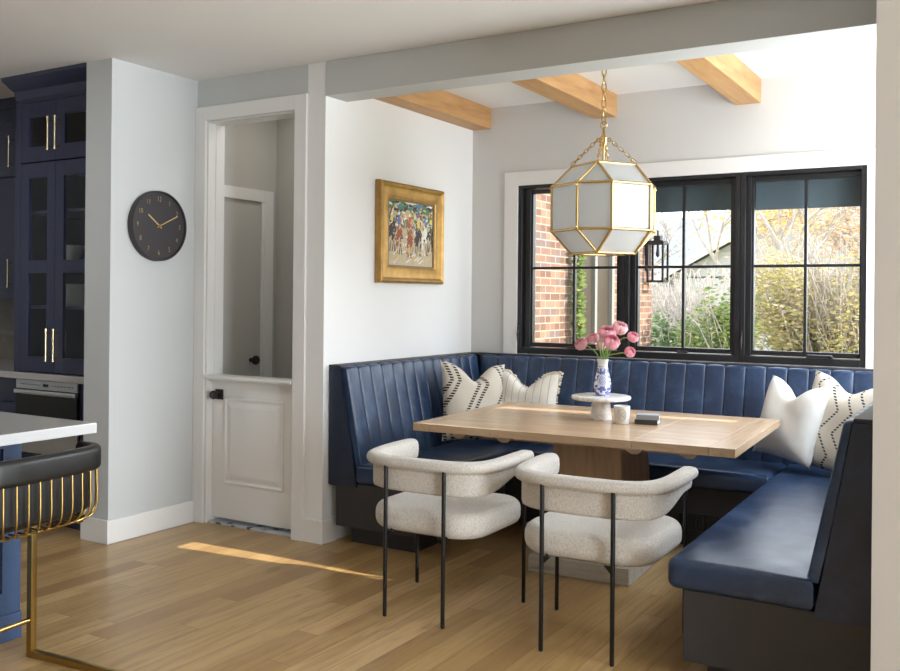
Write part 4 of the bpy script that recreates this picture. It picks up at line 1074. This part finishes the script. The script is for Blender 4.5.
# counter stool
ST = thing('counter_stool', 'black leather counter stool with brass rod back at the island', 'stool', (-3.266, 2.100, 0), D(5))
S = lambda q, n, m, smooth=True: obj(n, q, m, ST, smooth, 50, False)
q = BM(); hw = .213; t2 = .013
for s in (-1, 1):
    q = BM(); y = s * hw
    bbox(q, -t2, t2, y - t2, y + t2, .0005, .575, b=.002); bbox(q, t2, .50, y - t2, y + t2, .0005, .0265, b=.002)
    bbox(q, -t2, .26, y - t2, y + t2, .552, .575, b=.002)
    S(q, 'leg', M['brass_dark'])
q = BM(); tube(q, [(-.0, -hw + t2, .145), (-.0, hw - t2, .145)], .010, 12); S(q, 'footrest', M['brass'])
q = BM(); bbox(q, .474, .50, -hw + t2, hw - t2, .0005, .0265, b=.002); S(q, 'crossbar', M['brass_dark'])
q = BM(); slab(q, rrect(-.16, .285, -.205, .205, (.05, .10, .10, .05), 8), .585, .66, .030, 5, .010); S(q, 'seat', M['stool_leather'])
# curved back: rods sweep from under the seat up into a padded roll
def bk_path(off=0, side=.045, n=10):
    hw_, x1, r = .258 + off, .325 + off, .070 + off
    P = [(x1 - r - side, -hw_), (x1 - r - side * .5, -hw_), (x1 - r, -hw_)]
    P += [(x1 - r + r * math.sin(a), -hw_ + r - r * math.cos(a)) for a in [PI / 2 * k / 6 for k in range(1, 7)]]
    h = [(x1 + .012 * math.cos(y / hw_ * 1.4), y) for y in [(-hw_ + r) + (2 * hw_ - 2 * r) * k / n for k in range(1, n)]]
    Q = [(x, -y) for x, y in P[::-1]]
    return P + h + Q
def along(P, f):
    P = [Vector(p) for p in P]; L = [0]
    for a_, b_ in zip(P, P[1:]): L.append(L[-1] + (b_ - a_).length)
    d = f * L[-1]
    for i in range(len(P) - 1):
        if d <= L[i + 1] + 1e-9: return P[i].lerp(P[i + 1], (d - L[i]) / max(1e-9, L[i + 1] - L[i]))
    return P[-1]
OUT, INN = bk_path(.010), bk_path(-.055, .04)
for k in range(15):
    f = .04 + .92 * k / 14; o_, i_ = along(OUT, f), along(INN, f)
    q = BM(); tube(q, catmull([(i_.x - .03, i_.y * .96, .575), (i_.x + .02, i_.y, .576), (lerp(i_.x, o_.x, .75), lerp(i_.y, o_.y, .75), .588), (o_.x, o_.y, .63), (o_.x, o_.y, .72), (o_.x - .002, o_.y, .79)], 5), .0042, 8)
    S(q, 'back_rod', M['brass_dark'])
q = BM(); tube(q, [(x, y, .576) for x, y in bk_path(-.03)], .0055, 8); S(q, 'back_rail', M['brass_dark'])
q = BM(); sweep(q, bk_path(0)[::-1] if False else bk_path(0), lambda t: rsec(.046, .095, .806, 0, .021), .018); S(q, 'back_pad', M['stool_leather'])
q = BM(); sweep(q, bk_path(-.032, .03), lambda t: rsec(.030, .17, .695, 0, .014), .012); S(q, 'inner_back', M['stool_leather'])

# ------------------------------------------------------------------ outside
b = BM(); box(b, -40, 30, YB + .2, 60, -.30, -.22); o = struct('ground_garden', b, M['lawn'], 'garden ground beyond the windows')
bw = thing('brick_wall', 'red brick side wall of the house seen through the left window', 'brick wall', (-3.57, YB + .2, -.22))
BX = -3.57; w0, w1 = 8.36, 9.30
b = BM(); box(b, BX - .25, BX, YB + .21, w0, -.22, 4.2); box(b, BX - .25, BX, w1, 10.51, -.22, 4.2); box(b, BX - .25, BX, w0, w1, 2.3, 4.2); box(b, BX - .25, BX, w0, w1, -.22, .2)
obj('brick_face', b, M['brick'], bw)
b = BM()
for bx in ((BX - .06, BX + .012, w0, w0 + .07, .2, 2.3), (BX - .06, BX + .012, w1 - .07, w1, .2, 2.3), (BX - .06, BX + .012, w0 + .07, w1 - .07, 2.22, 2.3), (BX - .06, BX + .012, w0 + .07, w1 - .07, .2, .28), (BX - .05, BX + .006, 8.78, 8.84, .28, 2.22)): bbox(b, *bx, b=.004)
wf = obj('window', b, M['ext_trim'], bw)
b = BM(); box(b, BX - .045, BX - .03, w0 + .07, w1 - .07, .28, 2.22); obj('pane', b, M['ext_glass'], wf)
ln = thing('wall_lantern', 'black cage lantern on the brick wall outside the middle window', 'lantern', (BX + .13, 10.33, 1.62))
lx, ly = BX + .13, 10.33
b = BM(); h = .088
for sx_ in (-1, 1):
    for sy_ in (-1, 1): bbox(b, lx + sx_ * h - .011, lx + sx_ * h + .011, ly + sy_ * h - .011, ly + sy_ * h + .011, 1.62, 2.07, b=.002)
for z in (1.62, 2.05):
    for s in (-1, 1):
        bbox(b, lx - h, lx + h, ly + s * h - .011, ly + s * h + .011, z, z + .022, b=.002); bbox(b, lx + s * h - .011, lx + s * h + .011, ly - h, ly + h, z, z + .022, b=.002)
bbox(b, lx - h, lx + h, ly - h, ly + h, 2.072, 2.09, b=.003); bbox(b, lx - .04, lx + .04, ly - .04, ly + .04, 2.09, 2.15, b=.01)
obj('cage', b, M['black_metal'], ln)
b = BM(); bbox(b, BX, BX + .03, ly - .06, ly + .06, 1.75, 2.2, b=.004); tube(b, [(BX + .02, ly, 2.15), (BX + .1, ly, 2.22), (lx, ly, 2.2), (lx, ly, 2.14)], .012, 8); obj('bracket', b, M['black_metal'], ln)
b = BM(); lathe(b, [(.012, 2.07), (.014, 2.0), (.02, 1.96), (.02, 1.92), (0, 1.90)], (lx, ly, 0), 12); obj('bulb', b, M['black_metal'], ln, True)
for k, (x0, x1, zb) in enumerate(((-2.20, -1.46, 2.012), (-1.45, -.70, 2.003))):
    b = BM(); bbox(b, x0, x1, YB + .215, YB + .235, zb, 2.42, b=.003); o = thing('outdoor_shade', ('dark teal outdoor shade across the top of the middle window', 'dark teal outdoor shade across the top of the right window')[k], 'shade', ((x0 + x1) / 2, YB + .22, zb), 0, 'outdoor shades over the windows')
    obj('fabric', b, M['shade'], o)
    b = BM(); bbox(b, x0, x1, YB + .2, YB + .29, 2.40, 2.50, b=.01); obj('housing', b, M['shade'], o)

hs = thing('neighbour_house', 'pale neighbouring house with a grey roof far beyond the middle window', 'house', (-9, 28, -.22))
b = BM(); box(b, -13.0, -1.5, 26.5, 34, -.22, 2.35); prism(b, [(-1.4, 2.0), (-7.9, 2.0), (-4.65, 3.75)], 24.6, 27.5, lambda a, c, h: (a, h, c)); box(b, -7.7, -1.6, 24.6, 26.5, -.22, 2.05); obj('wall', b, M['render'], hs)
b = BM(); prism(b, [(26.0, 2.2), (30.2, 4.1), (34.4, 2.2), (34.4, 2.05), (30.2, 3.95), (26.0, 2.05)], -13.3, -1.2, lambda a, c, h: (h, a, c))
for s_ in (-1, 1):
    e_ = -4.65 + s_ * 3.6; prism(b, [(e_, 1.86), (-4.65, 3.82), (-4.65, 3.97), (e_, 2.02)], 24.3, 28.5, lambda a, c, h: (a, h, c))
obj('roof', b, M['shingle'], hs)
b = BM()
for s_ in (-1, 1):
    e_ = -4.65 + s_ * 3.6; prism(b, [(e_, 1.80), (-4.65, 3.76), (-4.65, 3.95), (e_, 2.0)], 24.2, 24.29, lambda a, c, h: (a, h, c))
obj('fascia', b, M['white_ext'], hs)

# added unseen sun blocker: shades the nook, its two gaps shape the sun streaks
hd = thing('sun_blocker', 'added out-of-view sun blocker with two narrow gaps', 'screen', (12.2, 7.2, -.22))
SU = Vector((1, .18, .55))
def on_blocker(p): t = 12.0 - p[0]; return (p[1] + SU.y * t, p[2] + SU.z * t)
g1a, g1b = on_blocker((-2.66, 3.895, 0)), on_blocker((-4.08, 3.825, 0))
g2a, g2b = on_blocker((-1.35, 5.17, .762)), on_blocker((-2.66, 5.02, .762))
ZA, ZBb = min(g1a[1], g2a[1]), max(g1b[1], g2b[1])
def gap(ga, gb, wa, wb):
    def at_(z): 
        f = (z - ga[1]) / (gb[1] - ga[1]); return ga[0] + (gb[0] - ga[0]) * f, max(.004, wa + (wb - wa) * f)
    return at_
e1, e2 = gap(g1a, g1b, .012, .085), gap(g2a, g2b, .055, .055)
b = BM(); H0, H1 = -8.0, 9.2
def pan(poly): prism(b, poly, 12.0, 12.05, lambda a, c, h: (h, a, c))
pan([(H0, -.22), (H1, -.22), (H1, ZA), (H0, ZA)]); pan([(H0, ZBb), (H1, ZBb), (H1, ZBb + 1.6), (H0, ZBb + 1.6)])
(ya_, wa_), (yb_, wb_) = e1(ZA), e1(ZBb); (yc_, wc_), (yd_, wd_) = e2(ZA), e2(ZBb)
pan([(H0, ZA), (ya_ - wa_, ZA), (yb_ - wb_, ZBb), (H0, ZBb)]); pan([(ya_ + wa_, ZA), (yc_ - wc_, ZA), (yd_ - wd_, ZBb), (yb_ + wb_, ZBb)]); pan([(yc_ + wc_, ZA), (H1, ZA), (H1, ZBb), (yd_ + wd_, ZBb)])
obj('blocker_panels', b, plain('sun_blocker_dark', (.08, .065, .05), .9, var=.3, sc=9), hd)

def leaves(bm, pts, s, rr):
    for p in pts:
        a = Vector((rr.gauss(0, 1), rr.gauss(0, 1), rr.gauss(0, 1))).normalized(); u, w = frame_for(a); l = s * rr.uniform(.6, 1.3)
        bm.faces.new([bm.verts.new(p - u * l), bm.verts.new(p + w * l * .45), bm.verts.new(p + u * l), bm.verts.new(p - w * l * .45)])
def bush(label, c, rx, ry, h, n, s, mat, seed, twigs=60, tm='bark', group='garden shrubs'):
    rr = random.Random(seed); r = thing('garden_shrub', label, 'shrub', c, 0, group); c = Vector(c)
    blobs = [(rr.uniform(-.6, .6) * rx, rr.uniform(-.6, .6) * ry, rr.uniform(.35, .8) * h, rr.uniform(.25, .5)) for _ in range(14)]
    pts = []
    for i in range(n):
        bx, by, bz, br_ = rr.choice(blobs); d = Vector((rr.gauss(0, 1), rr.gauss(0, 1), rr.gauss(0, 1))).normalized() * br_ * rr.uniform(.55, 1.05)
        pts.append(c + Vector((bx + d.x * rx, by + d.y * ry, max(.03, bz + d.z * h * .75))))
    q = BM(); leaves(q, pts, s, rr); obj('foliage', q, mat, r)
    q = BM()
    for i in range(twigs):
        a = rr.uniform(0, 2 * PI); k = rr.uniform(.2, 1.0)
        p1 = c + Vector((math.cos(a) * rx * k, math.sin(a) * ry * k, h * rr.uniform(.6, 1.12)))
        mid = c.lerp(p1, .5) + Vector((rr.uniform(-.1, .1), rr.uniform(-.1, .1), .1))
        tube(q, [c + Vector((rr.uniform(-.5, .5) * rx, rr.uniform(-.5, .5) * ry, 0)), mid + Vector((rr.uniform(-.2, .2), 0, 0)), p1, p1 + Vector((rr.uniform(-.3, .3), rr.uniform(-.2, .2), rr.uniform(-.05, .2)))], [.011, .008, .005, .002], 5)
    if twigs: obj('stem', q, M[tm], r)
    else: q.free()
bush('yellow-green shrub filling the right window', (-1.75, 11.9, -.22), 1.25, .9, 2.2, 24000, .034, M['lf_yellow'], 1, 330)
bush('yellow shrub at the far right beyond the right window', (.9, 12.6, -.22), 1.1, .8, 2.2, 3000, .042, M['lf_yellow'], 12, 90)
bush('bright green shrub low in the middle window', (-2.83, 10.6, -.22), .48, .4, 1.85, 4500, .036, M['lf_green'], 2, 30)
bush('deep green shrub beside the brick corner', (-3.55, 11.4, -.22), .55, .4, 1.4, 4500, .034, M['lf_deep'], 3, 60)
bush('tangle of bare pale branches behind the deep green shrub', (-3.9, 13.2, -.22), 1.2, .7, 1.9, 5000, .024, M['lf_pale'], 9, 330)
bush('narrow green climber against the brick beside its window', (BX + .09, 8.16, -.22), .07, .10, 2.6, 1100, .035, M['lf_green'], 17, 0)
def tree(label, c, h, spread, mat, n, s, seed, bark, depth=5):
    rr = random.Random(seed); r = thing('garden_tree', label, 'tree', c, 0, 'autumn trees beyond the garden'); q = BM(); tips = []
    def grow(p, d, l, rad, lev):
        e = p + d * l; m = p.lerp(e, .5) + Vector((rr.uniform(-.06, .06), rr.uniform(-.06, .06), 0)) * l
        tube(q, [p, m, e], [rad, rad * .85, rad * .65], 6)
        if lev >= 2: tips.append(e); tips.append(m)
        if lev < depth:
            for i in range(3 if lev else 4):
                nd = (d + Vector((rr.gauss(0, .55), rr.gauss(0, .55), rr.uniform(-.05, .45))) * spread).normalized(); grow(p.lerp(e, rr.uniform(.6, 1)), nd, l * rr.uniform(.6, .82), rad * .6, lev + 1)
    grow(Vector(c), Vector((0, 0, 1)), h * .3, h * .013, 0)
    obj('branches', q, M[bark], r)
    q = BM(); leaves(q, [rr.choice(tips) + Vector((rr.gauss(0, .28), rr.gauss(0, .28), rr.gauss(0, .25))) for _ in range(n)], s, rr); obj('crown', q, mat, r)
tree('orange autumn tree at the upper right of the right window', (-1.6, 17.5, -.22), 6.2, 1.0, M['lf_orange'], 7000, .046, 3, 'bark_dark')
tree('sparse autumn tree with mostly bare branches left in the right window', (-3.2, 16.0, -.22), 5.6, .9, M['lf_orange'], 2600, .042, 6, 'bark')
tree('golden tree at the upper right of the middle window', (-4.7, 19.5, -.22), 6.0, .8, M['lf_gold'], 3200, .06, 8, 'bark')
tree('bare pale tree in front of the neighbouring roof', (-5.9, 17.5, -.22), 5.0, 1.0, M['lf_pale'], 900, .045, 13, 'bark')

# ------------------------------------------------------------------ light
w = bpy.data.worlds.new('sky'); SC.world = w; w.use_nodes = True; nt = w.node_tree; nt.nodes.clear()
bg = nt.nodes.new('ShaderNodeBackground'); wo = nt.nodes.new('ShaderNodeOutputWorld')
tc = nt.nodes.new('ShaderNodeTexCoord'); sp = nt.nodes.new('ShaderNodeSeparateXYZ'); rp = nt.nodes.new('ShaderNodeValToRGB')
nt.links.new(tc.outputs['Generated'], sp.inputs[0]); nt.links.new(sp.outputs[2], rp.inputs[0])
rp.color_ramp.elements[0].position = 0; rp.color_ramp.elements[0].color = (.93, .965, 1, 1)
rp.color_ramp.elements[1].position = .8; rp.color_ramp.elements[1].color = (.70, .82, 1, 1)
nt.links.new(rp.outputs[0], bg.inputs[0]); bg.inputs[1].default_value = 1.55; nt.links.new(bg.outputs[0], wo.inputs[0])
sd = bpy.data.lights.new('sun', 'SUN'); sd.energy = 3.2; sd.angle = D(.06); sd.color = (1, .90, .76)
so = bpy.data.objects.new('sun', sd); COL.objects.link(so)
sdir = Vector((-1, -.18, -.55))
so.rotation_euler = sdir.to_track_quat('-Z', 'Y').to_euler(); so.location = (14, 8, 9)

al = bpy.data.lights.new('east_fill_light', 'AREA'); al.shape = 'RECTANGLE'; al.size = 2.5; al.size_y = 2.5; al.energy = 155; al.color = (.86, .93, 1)  # added fill, boosts the daylight coming through the east opening
ao = bpy.data.objects.new('east_fill_light', al); COL.objects.link(ao); ao.location = (RX1 + .2, 1.68, 1.34); ao.rotation_euler = (0, D(90), 0)

sl = bpy.data.lights.new('nook_fill_light', 'AREA'); sl.shape = 'RECTANGLE'; sl.size = 1.4; sl.size_y = 1.5; sl.energy = 18; sl.color = (.90, .95, 1)  # unseen area fill added to brighten the nook from its right side
sw = bpy.data.objects.new('nook_fill_light', sl); COL.objects.link(sw); sw.location = (XR + .22, 5.05, 1.83); sw.rotation_euler = (0, D(98), 0)

def lamp(name, loc, power, size, col=(1, .95, .88)):
    L_ = bpy.data.lights.new(name, 'AREA'); L_.shape = 'DISK'; L_.size = size; L_.energy = power; L_.color = col
    o_ = bpy.data.objects.new(name, L_); COL.objects.link(o_); o_.location = loc; return o_
lamp('kitchen_fill_light', (-5.1, 2.3, ZC - .01), 3, .16, (.95, .97, 1))  # added fill without a fixture, brightens the cupboards
lamp('hall_fill_light', (-3.9, 4.72, ZC - .01), .7, .14)  # made-up source that lifts the dim hall behind the split door

# ------------------------------------------------------------------ camera
cam = bpy.data.cameras.new('camera'); co = bpy.data.objects.new('camera', cam); COL.objects.link(co); SC.camera = co
cam.sensor_width = 36; cam.sensor_fit = 'HORIZONTAL'; cam.lens = 935.8 / 900 * 36; cam.shift_y = -(335.5 - 298.0) / 900
cam.clip_start = .05; cam.clip_end = 200
ya, ro = .53952, .00904
right = Vector((math.cos(ya), math.sin(ya), 0)); up = Vector((0, 0, 1)); fwd = Vector((-math.sin(ya), math.cos(ya), 0))
cxv = right * math.cos(ro) + up * math.sin(ro); cyv = up * math.cos(ro) - right * math.sin(ro)
m = Matrix((cxv, cyv, -fwd)).transposed().to_4x4(); m.translation = (0, 0, 1.42); co.matrix_world = m

SC.view_settings.view_transform = 'Standard'; SC.view_settings.look = 'None'; SC.view_settings.gamma = 1; SC.view_settings.use_curve_mapping = False
SC.view_settings.exposure = 1.8
SC.cycles.max_bounces = 10; SC.cycles.diffuse_bounces = 6; SC.cycles.transparent_max_bounces = 16
SC.cycles.use_denoising = True
